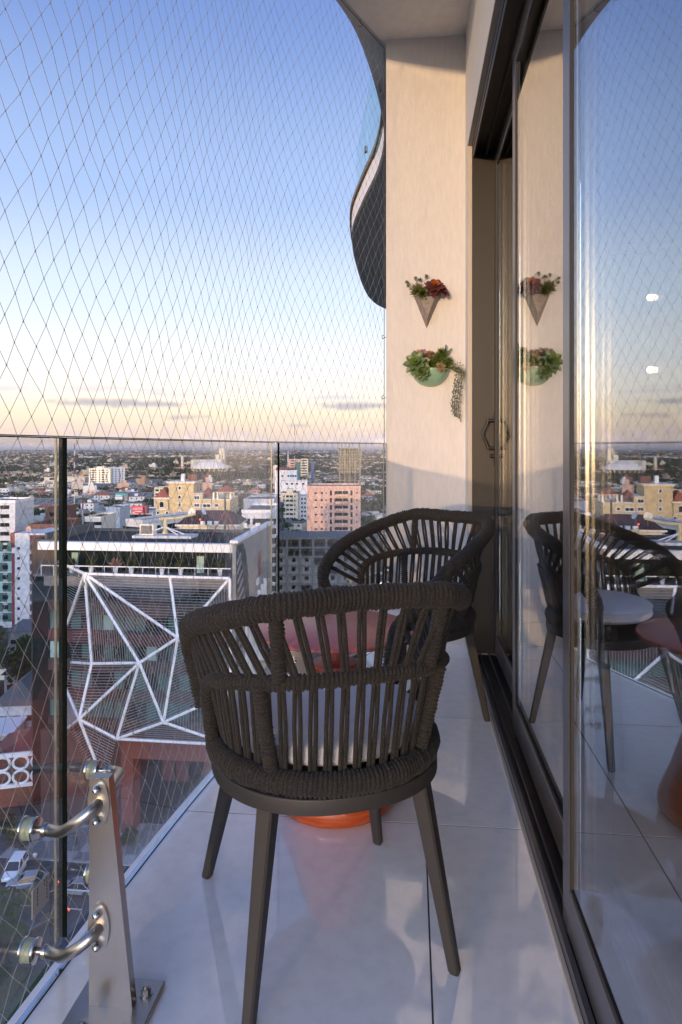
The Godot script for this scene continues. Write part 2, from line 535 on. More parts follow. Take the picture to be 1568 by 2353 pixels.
# ------------------------------------------------------------------ camera, sky, sun
func sky_image() -> Image:
	var w := 2048
	var h := 1024
	var data := PackedFloat32Array()
	data.resize(w * h * 3)
	var stops := [[0.0, Color(0.436, 0.379, 0.372)], [1.2, Color(0.567, 0.446, 0.356)], [2.6, Color(0.643, 0.540, 0.405)], [4.5, Color(0.667, 0.617, 0.547)], [7.5, Color(0.590, 0.611, 0.625)], [12.0, Color(0.464, 0.541, 0.646)], [20.0, Color(0.260, 0.358, 0.569)], [33.0, Color(0.122, 0.196, 0.421)], [50.0, Color(0.085, 0.140, 0.337)], [90.0, Color(0.056, 0.098, 0.266)]]
	var nz := FastNoiseLite.new()
	nz.seed = 12
	nz.frequency = 1.0
	nz.fractal_octaves = 5
	var nf := FastNoiseLite.new()
	nf.seed = 5
	nf.frequency = 1.0
	nf.fractal_octaves = 4
	for y in h:
		var e := 90.0 - 180.0 * (y + 0.5) / h
		var c := Color(0.20, 0.19, 0.17)
		if e > -0.1:
			for i in stops.size() - 1:
				if e <= stops[i + 1][0]:
					var f: float = clampf((e - stops[i][0]) / (stops[i + 1][0] - stops[i][0]), 0, 1)
					c = (stops[i][1] as Color).lerp(stops[i + 1][1], f * f * (3 - 2 * f) * 0.5 + f * 0.5)
					break
		for x in w:
			var az := 360.0 * (x + 0.5) / w     # 0 looks along -z
			var k := c
			if e > -0.1:
				# unseen sunset side of the sky, brighter and warmer, boosted to light the balcony
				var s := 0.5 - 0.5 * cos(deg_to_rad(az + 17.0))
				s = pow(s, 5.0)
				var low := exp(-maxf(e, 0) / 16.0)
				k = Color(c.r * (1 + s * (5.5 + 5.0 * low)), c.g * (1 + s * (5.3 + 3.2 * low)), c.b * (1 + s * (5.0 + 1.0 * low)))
				if e < 9.0:
					# a low row of rosy cumulus and long thin streaks above it
					var a := deg_to_rad(az)
					var q := Vector3(sin(a) * 26.0, e * 0.9, cos(a) * 26.0)
					var cum := nz.get_noise_3dv(q) * 0.5 + 0.5
					var top := smoothstep(2.6, 0.6, e) * smoothstep(0.46, 0.62, cum)
					var lit := smoothstep(0.5, 0.75, nz.get_noise_3dv(q + Vector3(0.25, 0.35, 0.25)) * 0.5 + 0.5)
					k = k.lerp(Color(0.515, 0.421, 0.437).lerp(Color(0.764, 0.593, 0.515), lit), 0.75 * top)
					var st := nf.get_noise_3d(sin(a) * 5.0, e * 1.5, cos(a) * 5.0) * 0.5 + 0.5
					var band := smoothstep(3.0, 3.9, e) * smoothstep(5.4, 4.4, e)
					k = k.lerp(Color(0.468, 0.437, 0.484), 0.7 * band * smoothstep(0.55, 0.70, st))
					for cl in [[-24.1, 3.5, 6.5, 0.42], [-4.6, 3.45, 3.6, 0.40], [-18.4, 2.45, 2.6, 0.16], [-9.5, 1.9, 1.8, 0.14], [-47.0, 3.2, 5.0, 0.35], [24.0, 3.7, 6.0, 0.4]]:
						var da: float = (wrapf(az - cl[0], -180.0, 180.0)) / cl[2]
						var de: float = (e - cl[1]) / cl[3]
						if absf(da) < 1.0 and absf(de) < 1.3:
							var body := 1.0 - da * da - de * de * (1.0 if de > 0 else 2.2) + 0.7 * nf.get_noise_3d(sin(a) * 40.0, e * 6.0, cos(a) * 40.0)
							k = k.lerp(Color(0.215, 0.19, 0.205).lerp(Color(0.40, 0.33, 0.29), smoothstep(0.2, 0.9, de)), 0.85 * smoothstep(0.1, 0.75, body))
					var low_band := smoothstep(1.8, 2.2, e) * smoothstep(3.0, 2.5, e)
					k = k.lerp(Color(0.562, 0.452, 0.429), 0.55 * low_band * smoothstep(0.55, 0.72, nf.get_noise_3d(sin(a) * 6.0 + 9.0, e * 2.0, cos(a) * 6.0) * 0.5 + 0.5))
			var o := (y * w + x) * 3
			data[o] = k.r
			data[o + 1] = k.g
			data[o + 2] = k.b
	return Image.create_from_data(w, h, false, Image.FORMAT_RGBF, data.to_byte_array())

func view_and_light() -> void:
	var cam := Camera3D.new()
	cam.name = "camera"
	var near := 0.05
	cam.set_frustum(near * 1024.0 / 682.0, Vector2(0, -near * 64.5 / 682.0), near, 30000.0)
	cam.position = Vector3(0, EYE, 0)
	cam.rotation.y = TURN
	add_child(cam)
	var env := Environment.new()
	env.tonemap_mode = Environment.TONE_MAPPER_LINEAR
	env.tonemap_exposure = 1.78
	env.background_mode = Environment.BG_SKY
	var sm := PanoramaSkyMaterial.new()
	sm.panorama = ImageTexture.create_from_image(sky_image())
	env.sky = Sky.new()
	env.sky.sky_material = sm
	env.fog_enabled = true
	env.fog_density = 0.000035
	env.fog_light_color = Color(0.80, 0.85, 0.95)
	env.sdfgi_enabled = true
	env.ssao_enabled = true
	env.ssil_enabled = true
	var we := WorldEnvironment.new()
	we.name = "sky"
	we.environment = env
	add_child(we)
	var sun := DirectionalLight3D.new()
	sun.name = "evening_sun"
	sun.light_color = Color(1.0, 0.82, 0.61)
	sun.light_energy = 0.6
	sun.light_angular_distance = 0.6
	sun.shadow_enabled = true
	add_child(sun)
	var az := deg_to_rad(17.0)
	sun.look_at_from_position(Vector3.ZERO, Vector3(sin(az), -tan(deg_to_rad(3.1)), -cos(az)), Vector3.UP)

# ------------------------------------------------------------------ the balcony
const FLOOR_EDGE := [Vector2(-0.80, 1.6), Vector2(-0.775, 0.4), Vector2(-0.755, -0.6), Vector2(-0.735, -1.21), Vector2(-0.672, -2.03), Vector2(-0.575, -2.7), Vector2(-0.48, -3.0), Vector2(-0.28, -3.45), Vector2(-0.135, -3.80)]
const NET_LINE := [Vector2(-0.90, 2.2), Vector2(-0.875, 0.6), Vector2(-0.84, -0.6), Vector2(-0.79, -1.38), Vector2(-0.705, -2.15), Vector2(-0.60, -2.82), Vector2(-0.35, -3.42), Vector2(-0.148, -3.86)]
const SOFFIT_EDGE := [Vector2(-0.90, 3.2), Vector2(-0.86, 1.2), Vector2(-0.81, -0.4), Vector2(-0.80, -1.5), Vector2(-0.74, -2.3), Vector2(-0.62, -2.95), Vector2(-0.37, -3.457), Vector2(-0.25, -3.97), Vector2(-0.18, -4.84), Vector2(-0.24, -5.5), Vector2(-0.43, -6.3), Vector2(-0.58, -7.0), Vector2(-0.645, -7.7), Vector2(-0.665, -8.4), Vector2(-0.66, -9.6), Vector2(-0.60, -10.5), Vector2(-0.42, -11.2), Vector2(-0.05, -11.6), Vector2(0.5, -11.8)]
const CEILING := 3.36
const WALL := 0.30
const BACK := -3.80

func structure(called: String) -> Node3D:
	var o := Node3D.new()
	o.name = numbered(self, called)
	add_child(o, true)
	return tag(o, "", "", "", "structure")

func balcony() -> void:
	# floor slab with its porcelain tiles
	var floor_ := structure("floor")
	var edge := curve2(FLOOR_EDGE, 6)
	var poly := PackedVector2Array(edge)
	poly.append(Vector2(0.6, BACK))
	poly.append(Vector2(0.6, 1.6))
	var s := Shape.new()
	s.prism(poly, -0.22, -0.0009)
	made("slab", s, M.grout, floor_)
	var lip := PackedVector2Array()
	for p in edge:
		lip.append(p + Vector2(-0.040, -0.01))
	for i in edge.size():
		lip.append(edge[edge.size() - 1 - i] + Vector2(-0.004, 0))
	s = Shape.new()
	s.prism(lip, -0.24, -0.03)
	made("slab_lip", s, M.fascia, floor_)
	var strip := PackedVector2Array()
	for p in edge:
		strip.append(p)
	for i in edge.size():
		strip.append(edge[edge.size() - 1 - i] + Vector2(0.012, 0.004))
	s = Shape.new()
	s.prism(strip, -0.02, 0.003)
	made("edge_trim", s, M.bright_steel, floor_)
	var inner := PackedVector2Array()
	for p in edge:
		inner.append(p + Vector2(0.014, 0.005))
	inner.append(Vector2(0.312, BACK + 0.003))
	inner.append(Vector2(0.312, 1.6))
	var tiles := [M.tile, M.tile.duplicate(), M.tile.duplicate()]
	tiles[1].albedo_color = Color(0.835, 0.825, 0.82).linear_to_srgb()
	tiles[1].uv1_offset = Vector3(0.37, 0.2, 0.61)
	tiles[2].albedo_color = Color(0.875, 0.872, 0.876).linear_to_srgb()
	tiles[2].uv1_offset = Vector3(0.71, 0.5, 0.13)
	var zs := [1.6, 1.169, 0.384, -0.401, -1.186, -1.971, -2.756, -3.541, -4.4]
	for cx in [[-1.2, 0.042], [0.042, 0.5]]:
		for i in zs.size() - 1:
			var cell := PackedVector2Array([Vector2(cx[0] + 0.002, zs[i] - 0.002), Vector2(cx[1] - 0.002, zs[i] - 0.002), Vector2(cx[1] - 0.002, zs[i + 1] + 0.002), Vector2(cx[0] + 0.002, zs[i + 1] + 0.002)])
			for part in Geometry2D.intersect_polygons(cell, inner):
				if part.size() > 2:
					s = Shape.new()
					s.prism(part, -0.006, 0.0)
					made("tile", s, tiles[(i * 2 + (1 if cx[0] > 0 else 0)) % 3], floor_)
	# ceiling: a pale soffit inside the net, grey beyond it, and a white fascia
	var ceil_ := structure("ceiling")
	var sedge := curve2(SOFFIT_EDGE, 8)
	poly = PackedVector2Array(sedge)
	poly.append(Vector2(6.0, -11.8))
	poly.append(Vector2(6.0, 3.2))
	s = Shape.new()
	s.prism(poly, CEILING, CEILING + 0.005)
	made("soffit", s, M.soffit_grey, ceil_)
	var whole := PackedVector2Array(poly)
	var nl := curve2(NET_LINE, 6)
	poly = PackedVector2Array()
	for p in nl:
		poly.append(p + Vector2(0.012, 0.0))
	poly.append(Vector2(WALL, BACK - 0.05))
	poly.append(Vector2(WALL, 2.2))
	s = Shape.new()
	s.prism(poly, CEILING - 0.012, CEILING - 0.001)
	made("plaster", s, M.soffit, ceil_)
	for q in [[0.012, 0.006, 0.170, M.fascia, "fascia_band"], [0.035, 0.171, 0.215, M.concrete, "drip_edge"]]:
		var grown := Geometry2D.offset_polygon(whole, q[0], Geometry2D.JOIN_ROUND)
		s = Shape.new()
		s.prism(grown[0], CEILING + q[1], CEILING + q[2])
		made(q[4], s, q[3], ceil_)
	upper_railing()
	# end wall and long wall
	var endwall := structure("wall")
	block("pier", Vector3(-0.135, -4, -4.25), Vector3(0.52, CEILING, BACK), M.stucco, endwall)
	block("skirting", Vector3(-0.133, 0.0, BACK), Vector3(WALL - 0.002, 0.13, BACK + 0.010), M.skirting, endwall)
	var wall := structure("wall")
	block("reveal", Vector3(WALL, -0.2, BACK), Vector3(0.52, CEILING, -3.575), M.stucco, wall)
	block("lintel", Vector3(WALL, 2.655, -3.575), Vector3(0.52, CEILING, 2.4), M.stucco, wall)
	block("near_reveal", Vector3(WALL, -0.2, 1.75), Vector3(0.52, 2.655, 2.4), M.stucco, wall)
	block("plaster_lip", Vector3(WALL - 0.006, 2.640, -3.585), Vector3(WALL + 0.02, 2.654, 1.75), M.sealant, wall)
	block("plaster_lip", Vector3(WALL - 0.006, 0.0, -3.586), Vector3(WALL + 0.012, 2.640, -3.574), M.sealant, wall)

func upper_railing() -> void:
	# the glass railing of the balcony above, past the end wall
	var pts := [Vector2(-0.16, -4.9), Vector2(-0.40, -6.35), Vector2(-0.60, -7.6), Vector2(-0.60, -9.4)]
	for k in 3:
		var a: Vector2 = pts[k]
		var d: Vector2 = pts[k + 1] - a
		var t := thing("glass_railing", ["nearest", "middle", "farthest"][k] + " blue-tinted railing pane on the curved balcony above", "glass railing", Vector3(a.x, CEILING + 0.20, a.y), atan2(-d.x, -d.y), "railing panes of the balcony above")
		block("pane", Vector3(-0.006, -0.05, -d.length() + 0.01), Vector3(0.006, 0.78, -0.01), M.far_glass, t)
		for y in [0.12, 0.3]:
			block("clip", Vector3(-0.02, y, -0.09), Vector3(0.02, y + 0.05, -0.04), M.dark_wire, t)

func door() -> void:
	var fr := thing("sliding_door_frame", "dark bronze frame and floor track of the sliding glass doors", "door frame")
	var z0 := -3.572
	var z1 := 1.75
	block("jamb", Vector3(0.315, 0.03, z0), Vector3(0.50, 2.635, z0 + 0.035), M.bronze, fr)
	block("jamb", Vector3(0.315, 0.03, z1 - 0.035), Vector3(0.50, 2.635, z1), M.bronze, fr)
	block("header", Vector3(0.315, 2.595, z0 + 0.035), Vector3(0.50, 2.654, z1 - 0.035), M.bronze, fr)
	for x in [0.318, 0.378, 0.425, 0.472]:
		block("header_guide", Vector3(x, 2.56, z0 + 0.035), Vector3(x + 0.008, 2.595, z1 - 0.035), M.bronze, fr)
	block("sill", Vector3(0.322, -0.01, z0), Vector3(0.50, 0.012, z1), M.bronze, fr)
	for x in [0.322, 0.352, 0.397, 0.442, 0.488]:
		block("track_rail", Vector3(x, 0.012, z0), Vector3(x + (0.012 if x < 0.33 else 0.005), 0.034 if x < 0.33 else 0.027, z1), M.bronze_face, fr)
	block("sealant_strip", Vector3(0.3125, -0.004, z0), Vector3(0.3215, 0.006, z1), M.sealant, fr)
	block("jamb_groove", Vector3(0.425, 0.03, z0 + 0.035), Vector3(0.46, 2.595, z0 + 0.042), M.gasket, fr)
	var names := ["far sliding glass door panel with the bronze handle, beside the end wall", "middle sliding glass door panel in its slim bronze frame", "nearest sliding glass door panel, mirroring the sky and the far chair"]
	var spans := [[0.447, -3.535, -2.50], [0.401, -2.62, -1.46], [0.356, -1.56, 0.75]]
	for k in 3:
		var x: float = spans[k][0]
		var a: float = spans[k][1]
		var b: float = spans[k][2]
		var t := thing("sliding_door", names[k], "door", Vector3(x, 0.032, a), 0, "sliding glass doors")
		var L := b - a
		var h := 2.545
		var st := 0.062
		for z in [[0.0, st], [L - st, L]]:
			var p := Shape.new()
			p.box(Vector3(0, h / 2, (z[0] + z[1]) / 2), Vector3(0.038, h, z[1] - z[0]), Basis(), 0.002)
			made("stile", p, M.bronze_face, t)
		for y in [[0.0, 0.10], [h - 0.075, h]]:
			var p := Shape.new()
			p.box(Vector3(0, (y[0] + y[1]) / 2, L / 2), Vector3(0.0376, y[1] - y[0], L - 2 * st), Basis(), 0.002)
			made("rail", p, M.bronze_face, t)
		for z in [st, L - st - 0.010]:
			block("glazing_bead", Vector3(-0.017, 0.10, z), Vector3(0.017, h - 0.075, z + 0.010), M.gasket, t)
		block("glazing_bead", Vector3(-0.017, 0.10, st + 0.010), Vector3(0.017, 0.110, L - st - 0.010), M.gasket, t)
		block("glazing_bead", Vector3(-0.017, h - 0.085, st + 0.010), Vector3(0.017, h - 0.075, L - st - 0.010), M.gasket, t)
		# the coated outer sheet, clear over its edge strips, and the plain inner sheet
		block("glass", Vector3(-0.014, 0.110, st + 0.075), Vector3(-0.008, h - 0.085, L - st - 0.026), M.door_glass, t)
		block("glass_edge", Vector3(-0.0138, 0.110, st + 0.010), Vector3(-0.0082, h - 0.085, st + 0.0745), M.door_sheet, t)
		block("glass_edge", Vector3(-0.0138, 0.110, L - st - 0.0255), Vector3(-0.0082, h - 0.085, L - st - 0.010), M.door_sheet, t)
		block("glass", Vector3(0.008, 0.110, st + 0.010), Vector3(0.014, h - 0.085, L - st - 0.010), M.door_sheet, t)
		# perforated metal spacer between the two sheets
		var sp := Shape.new()
		for z in [st + 0.0105, L - st - 0.0245]:
			sp.box(Vector3(-0.0008, h / 2 + 0.012, z + 0.007), Vector3(0.010, h - 0.20, 0.012))
			# the fluted face turned to the outer sheet
			for q in 5:
				sp.tube(PackedVector3Array([Vector3(-0.0062, 0.112, z + 0.0022 + q * 0.0026), Vector3(-0.0062, h - 0.086, z + 0.0022 + q * 0.0026)]), 0.0013, 8, false, false)
		made("spacer", sp, M.spacer, t)
		if k == 0:
			var hd := Shape.new()
			hd.box(Vector3(-0.022, 1.09, 0.030), Vector3(0.008, 0.26, 0.026), Basis(), 0.002)
			hd.tube(PackedVector3Array([Vector3(-0.022, 1.185, 0.03), Vector3(-0.056, 1.185, 0.03)]), 0.009, 10)
			hd.tube(PackedVector3Array([Vector3(-0.022, 1.045, 0.03), Vector3(-0.056, 1.045, 0.03)]), 0.009, 10)
			hd.tube(curve([Vector3(-0.056, 1.195, 0.03), Vector3(-0.062, 1.165, 0.03), Vector3(-0.082, 1.115, 0.03), Vector3(-0.062, 1.065, 0.03), Vector3(-0.056, 1.036, 0.03)], 6), 0.007, 8)
			hd.tube(PackedVector3Array([Vector3(-0.022, 1.005, 0.03), Vector3(-0.046, 1.005, 0.03)]), 0.010, 10)
			made("handle", hd, M.bronze, t)

func room() -> void:
	var r := structure("room")
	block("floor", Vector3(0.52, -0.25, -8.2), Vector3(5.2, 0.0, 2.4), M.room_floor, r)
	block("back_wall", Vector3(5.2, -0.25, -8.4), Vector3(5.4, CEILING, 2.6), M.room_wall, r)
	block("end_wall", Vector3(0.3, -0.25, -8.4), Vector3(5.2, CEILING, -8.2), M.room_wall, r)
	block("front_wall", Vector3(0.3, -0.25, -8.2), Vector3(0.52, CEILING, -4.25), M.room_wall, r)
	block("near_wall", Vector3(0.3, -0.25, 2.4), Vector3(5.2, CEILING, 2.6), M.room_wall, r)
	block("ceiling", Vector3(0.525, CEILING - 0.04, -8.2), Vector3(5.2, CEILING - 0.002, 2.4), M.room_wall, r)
	var spots := [at(1497, 684, 6.4), at(1497, 850, 6.4)]
	for k in 2:
		var p: Vector3 = spots[k]
		var t := thing("pendant_lamp", "small glowing bulb hanging %s inside the dark room" % ["higher", "lower"][k], "pendant lamp", p, 0, "bulbs seen through the door glass")
		var s := Shape.new()
		s.tube(PackedVector3Array([Vector3(0, 0.05, 0), Vector3(0, CEILING - 0.05 - p.y, 0)]), 0.003, 5)
		made("flex", s, M.dark_wire, t)
		s = Shape.new()
		s.ball(Vector3.ZERO, Vector3(0.016, 0.022, 0.016), 12, 8)
		made("bulb", s, M.bulb, t)
		var l := OmniLight3D.new()
		l.name = "bulb_light"
		l.light_color = Color(1.0, 0.85, 0.65)
		l.light_energy = 0.05
		l.light_size = 0.03
		l.omni_range = 12.0
		l.omni_attenuation = 2.0
		l.shadow_enabled = true
		t.add_child(l)

func railing() -> void:
	var g := [Vector2(-0.775, 1.5), Vector2(-0.738, -1.372), Vector2(-0.737, -1.384), Vector2(-0.570, -2.800), Vector2(-0.557, -2.824), Vector2(-0.142, -3.785)]
	var names := ["nearest frameless glass railing pane, at the photo's left edge with the small sticker", "middle frameless glass railing pane with the dark edge, before the lattice building", "far frameless glass railing pane turning in to meet the end wall"]
	for k in 3:
		var a: Vector2 = g[k * 2]
		var b: Vector2 = g[k * 2 + 1]
		var d := (b - a)
		var t := thing("glass_railing", names[k], "glass railing", Vector3(a.x, 0, a.y), atan2(-d.x, -d.y), "glass railing panes")
		var L := d.length()
		var y0 := 0.038 if k < 2 else 0.03
		block("pane", Vector3(-0.009, y0, -L + 0.003), Vector3(0.009, 1.0995, -0.003), M.rail_glass, t)
		block("edge", Vector3(-0.0092 if k < 2 else 0.001, y0, -0.0028), Vector3(0.0092, 1.1005, 0.0), M.rail_edge, t)
		block("edge", Vector3(-0.0092, y0, -L), Vector3(-0.004, 1.1005, -L + 0.0028), M.rail_edge_pale, t)
		block("top_edge", Vector3(-0.0092, 1.0997, -L + 0.003), Vector3(0.0092, 1.1012, -0.003), M.rail_edge, t)
	# paper sticker on the nearest pane
	var sd: Vector2 = (g[1] - g[0])
	var st := thing("paper_sticker", "small paper label with rows of print stuck on the left glass pane", "sticker", Vector3(-0.7275, 0.194, -1.281), atan2(-sd.x, -sd.y))
	block("paper", Vector3(-0.0003, -0.028, -0.030), Vector3(0.0003, 0.028, 0.030), M.white_wall, st)
	var pr: Shape
	for row in [[-0.022, 6], [-0.014, 2], [0.012, 5]]:
		for k in row[1]:
			pr = Shape.new()
			pr.box(Vector3(0.0006, 0.021 - k * 0.0075, row[0]), Vector3(0.0004, 0.005, 0.0028))
			made("print_mark", pr, M.dark_wire, st)
	# the steel standoff posts
	var p := make_post()
	dup(p, "railing_post", "steel railing post at the middle glass joint, seen behind the front chair", Vector3(-0.50, 0, -2.80), 0.2, "steel railing posts")
	dup(p, "railing_post", "farthest steel railing post, beside the end wall behind the far chair", Vector3(-0.145, 0, -3.62), 0.35, "steel railing posts")

func make_post() -> Node3D:
	var t := thing("railing_post", "brushed steel railing post with curved glass clamps, nearest the camera", "railing post", Vector3(-0.612, 0, -1.26), 0, "steel railing posts")
	var s := Shape.new()
	# the fin: an upright plate, straight on the glass side and tapering on the other
	var xf := Transform3D(Basis(Vector3.RIGHT, Vector3(0, 0, -1), Vector3(0, 1, 0)), Vector3.ZERO)
	s.prism(PackedVector2Array([Vector2(0, 0.011), Vector2(0.086, 0.011), Vector2(0.039, 0.449), Vector2(0.001, 0.449)]), -0.011, 0.011, xf)
	made("fin", s, M.steel, t)
	s = Shape.new()
	s.box(Vector3(0.045, 0.006, 0.01), Vector3(0.155, 0.012, 0.15), Basis(), 0.0015)
	made("base_plate", s, M.steel, t)
	for q in [Vector3(0.097, 0.012, -0.028), Vector3(0.013, 0.012, 0.064), Vector3(0.088, 0.012, 0.062), Vector3(-0.008, 0.012, -0.03)]:
		s = Shape.new()
		s.lathe(PackedVector2Array([Vector2(0.0, 0.0), Vector2(0.013, 0.0), Vector2(0.013, 0.002), Vector2(0.0001, 0.002)]), 20, Transform3D(Basis(), q))
		var hex := PackedVector2Array()
		for i in 6:
			hex.append(Vector2(cos(TAU * i / 6), sin(TAU * i / 6)) * 0.0095)
		s.prism(hex, 0.002, 0.012, Transform3D(Basis(Vector3.UP, 0.3), q))
		s.lathe(PackedVector2Array([Vector2(0.0062, 0.012), Vector2(0.006, 0.017), Vector2(0.0, 0.0175)]), 14, Transform3D(Basis(), q))
		made("bolt", s, M.steel, t)
	for y in [0.402, 0.165]:
		for side in [1.0, -1.0]:
			# oval plate with two dome nuts on each face of the fin
			var pl := Shape.new()
			var oval := PackedVector2Array()
			for i in 28:
				oval.append(Vector2(0.021 * cos(TAU * i / 28), 0.048 * sin(TAU * i / 28)))
			pl.prism(oval, 0.011, 0.0165, Transform3D(Basis(Vector3.RIGHT, Vector3(0, 0, side), Vector3(0, 1, 0)), Vector3(0.021, y, 0)))
			made("oval_plate", pl, M.steel, t)
			for dy in [0.030, -0.030]:
				var nt := Shape.new()
				var nx := Transform3D(Basis(Vector3.RIGHT, Vector3(0, 0, side), Vector3(0, 1, 0)), Vector3(0.021, y + dy, side * 0.0165))
				nt.lathe(PackedVector2Array([Vector2(0.0085, 0.0), Vector2(0.0085, 0.006), Vector2(0.007, 0.011), Vector2(0.004, 0.0145), Vector2(0.0, 0.0155)]), 14, nx)
				made("dome_nut", nt, M.bright_steel, t)
			var reach := 0.002 if side > 0 else 0.248
			var drop := 0.066
			var gx := -0.126 if side > 0 else -0.115
			var arm := Shape.new()
			var a0 := Vector3(0.021, y, side * 0.014)
			var end := Vector3(gx + 0.034, y - drop, -0.002 if side > 0 else -0.248)
			var bend := [a0, Vector3(0.013, y - 0.006, 0.034), Vector3(-0.013, y - 0.026, 0.040), Vector3(-0.045, y - 0.050, 0.026), Vector3(-0.074, y - 0.063, 0.006), end]
			if side < 0:
				bend = [a0, Vector3(0.010, y - 0.005, -0.07), Vector3(-0.008, y - 0.022, -0.14), Vector3(-0.032, y - 0.046, -0.20), Vector3(-0.056, y - 0.061, -0.236), end + Vector3(0.008, 0.001, 0.002), end]
			arm.tube(curve(bend, 7), 0.0108, 14)
			arm.lathe(PackedVector2Array([Vector2(0.0108, -0.001), Vector2(0.0128, 0.0), Vector2(0.0128, 0.007), Vector2(0.0068, 0.0075), Vector2(0.0068, 0.022)]), 8, Transform3D(Basis(Vector3(0, 1, 0), Vector3(-1, 0, 0), Vector3(0, 0, 1)), end))
			made("arm", arm, M.steel, t)
			var cl := Shape.new()
			for dx in [-0.0150, 0.0094]:
				cl.lathe(PackedVector2Array([Vector2(0.0, 0.0), Vector2(0.0215, 0.0), Vector2(0.023, 0.0012), Vector2(0.023, 0.0044), Vector2(0.0215, 0.0056), Vector2(0.0, 0.0056)]), 28, Transform3D(Basis(Vector3(0, -1, 0), Vector3(1, 0, 0), Vector3(0, 0, 1)), Vector3(gx + dx, y - drop, -reach)))
			made("clamp_disc", cl, M.bright_steel, t)
			var ws := Shape.new()
			ws.lathe(PackedVector2Array([Vector2(0.0205, -0.0095), Vector2(0.0207, 0.0095)]), 28, Transform3D(Basis(Vector3(0, -1, 0), Vector3(1, 0, 0), Vector3(0, 0, 1)), Vector3(gx, y - drop, -reach)))
			made("washer", ws, M.washer, t)
	return t

func net() -> void:
	var t := thing("safety_net", "fine knotted diamond safety net stretched from ceiling to slab edge", "safety net")
	var line := curve2(NET_LINE, 10)
	var pts := PackedVector3Array()
	for p in line:
		pts.append(Vector3(p.x, 0, p.y))
	var total := 0.0
	var acc := PackedFloat32Array([0.0])
	for i in pts.size() - 1:
		total += pts[i].distance_to(pts[i + 1])
		acc.append(total)
	var W := 0.070
	var D := 0.100
	var cols := int(total / (W / 2))
	var y0 := -0.9
	var rows := int((CEILING - 0.02 - y0) / (D / 2))
	var slack := FastNoiseLite.new()
	slack.frequency = 0.016
	slack.seed = 2
	var spots := PackedVector3Array()
	var seg := 0
	for i in cols + 1:
		var s := total - (cols - i) * W / 2
		while seg < pts.size() - 2 and s > acc[seg + 1]:
			seg += 1
		var base := pts[seg].lerp(pts[seg + 1], (s - acc[seg]) / (acc[seg + 1] - acc[seg]))
		for j in rows + 1:
			var yy := y0 + j * D / 2
			spots.append(base + Vector3(slack.get_noise_2d(s * 90, yy * 90) * 0.022 + rng.randf_range(-0.002, 0.002), yy + slack.get_noise_2d(s * 90 + 500, yy * 90) * 0.016 + rng.randf_range(-0.002, 0.002), slack.get_noise_2d(s * 90, yy * 90 + 500) * 0.014))
	var cord := Shape.new()
	var knots := Shape.new()
	var r := 0.00066
	for i in cols + 1:
		for j in rows + 1:
			if (i + j) % 2:
				continue
			var p := spots[i * (rows + 1) + j]
			var kr := 0.0021 * rng.randf_range(0.85, 1.2)
			for a in [[1, 1], [1, -1], [-1, 1], [-1, -1]]:
				knots.flat(p + Vector3(0, kr * 1.3, 0), p + Vector3(kr * a[0], 0, 0), p + Vector3(0, 0, kr * a[1]), Vector3(a[0], 1, a[1]))
				knots.flat(p - Vector3(0, kr * 1.3, 0), p + Vector3(kr * a[0], 0, 0), p + Vector3(0, 0, kr * a[1]), Vector3(a[0], -1, a[1]))
			if i < cols:
				for dj in [1, -1]:
					if j + dj >= 0 and j + dj <= rows:
						cord.tube(PackedVector3Array([p, spots[(i + 1) * (rows + 1) + j + dj]]), r, 3, false, false)
	tag(made("cord", cord, M.cord, t), "", "", "", "stuff")
	tag(made("knots", knots, M.cord, t), "", "", "", "stuff")
	var rope := Shape.new()
	var top := PackedVector3Array()
	for p in pts:
		top.append(p + Vector3(0, CEILING - 0.022, 0))
	rope.tube(top, 0.002, 5)
	made("edge_rope", rope, M.dark_wire, t)
	rope = Shape.new()
	var e := pts[pts.size() - 1]
	rope.tube(PackedVector3Array([e + Vector3(0, CEILING - 0.022, 0), e + Vector3(0, y0, 0)]), 0.002, 5)
	made("edge_rope", rope, M.dark_wire, t)
	rope = Shape.new()
	var mid := PackedVector3Array()
	for p in pts:
		mid.append(p + Vector3(0, 1.105, 0))
	rope.tube(mid, 0.0013, 5)
	made("edge_rope", rope, M.dark_wire, t)
	var y := CEILING - 0.3
	while y > 1.2:
		var hk := Shape.new()
		hk.tube(curve([e + Vector3(0.018, 0, 0.03), e + Vector3(0.004, 0.0, 0.012), e + Vector3(-0.010, -0.006, 0.004), e + Vector3(-0.012, 0.010, 0), e + Vector3(0.0, 0.014, 0)], 4), 0.0018, 5)
		var o := made("hook", hk, M.dark_wire, t)
		o.position.y = y
		y -= 0.34
	for f in [0.30, 0.45, 0.58, 0.70, 0.80, 0.89, 0.955]:
		var p := along(pts, f)
		var hk := Shape.new()
		hk.tube(curve([Vector3(0, 0.0, 0), Vector3(0, -0.012, 0), Vector3(0.012, -0.026, 0), Vector3(0.0, -0.036, 0), Vector3(-0.010, -0.028, 0)], 4), 0.002, 5)
		var o := made("hook", hk, M.dark_wire, t)
		o.position = p + Vector3(0, CEILING - 0.012, 0)

# ------------------------------------------------------------------ chairs and table
func mirror(pts: Array) -> Array:
	var out := []
	for i in range(pts.size() - 1, 0, -1):
		out.append(pts[i] * Vector3(-1, 1, 1))
	return out + pts

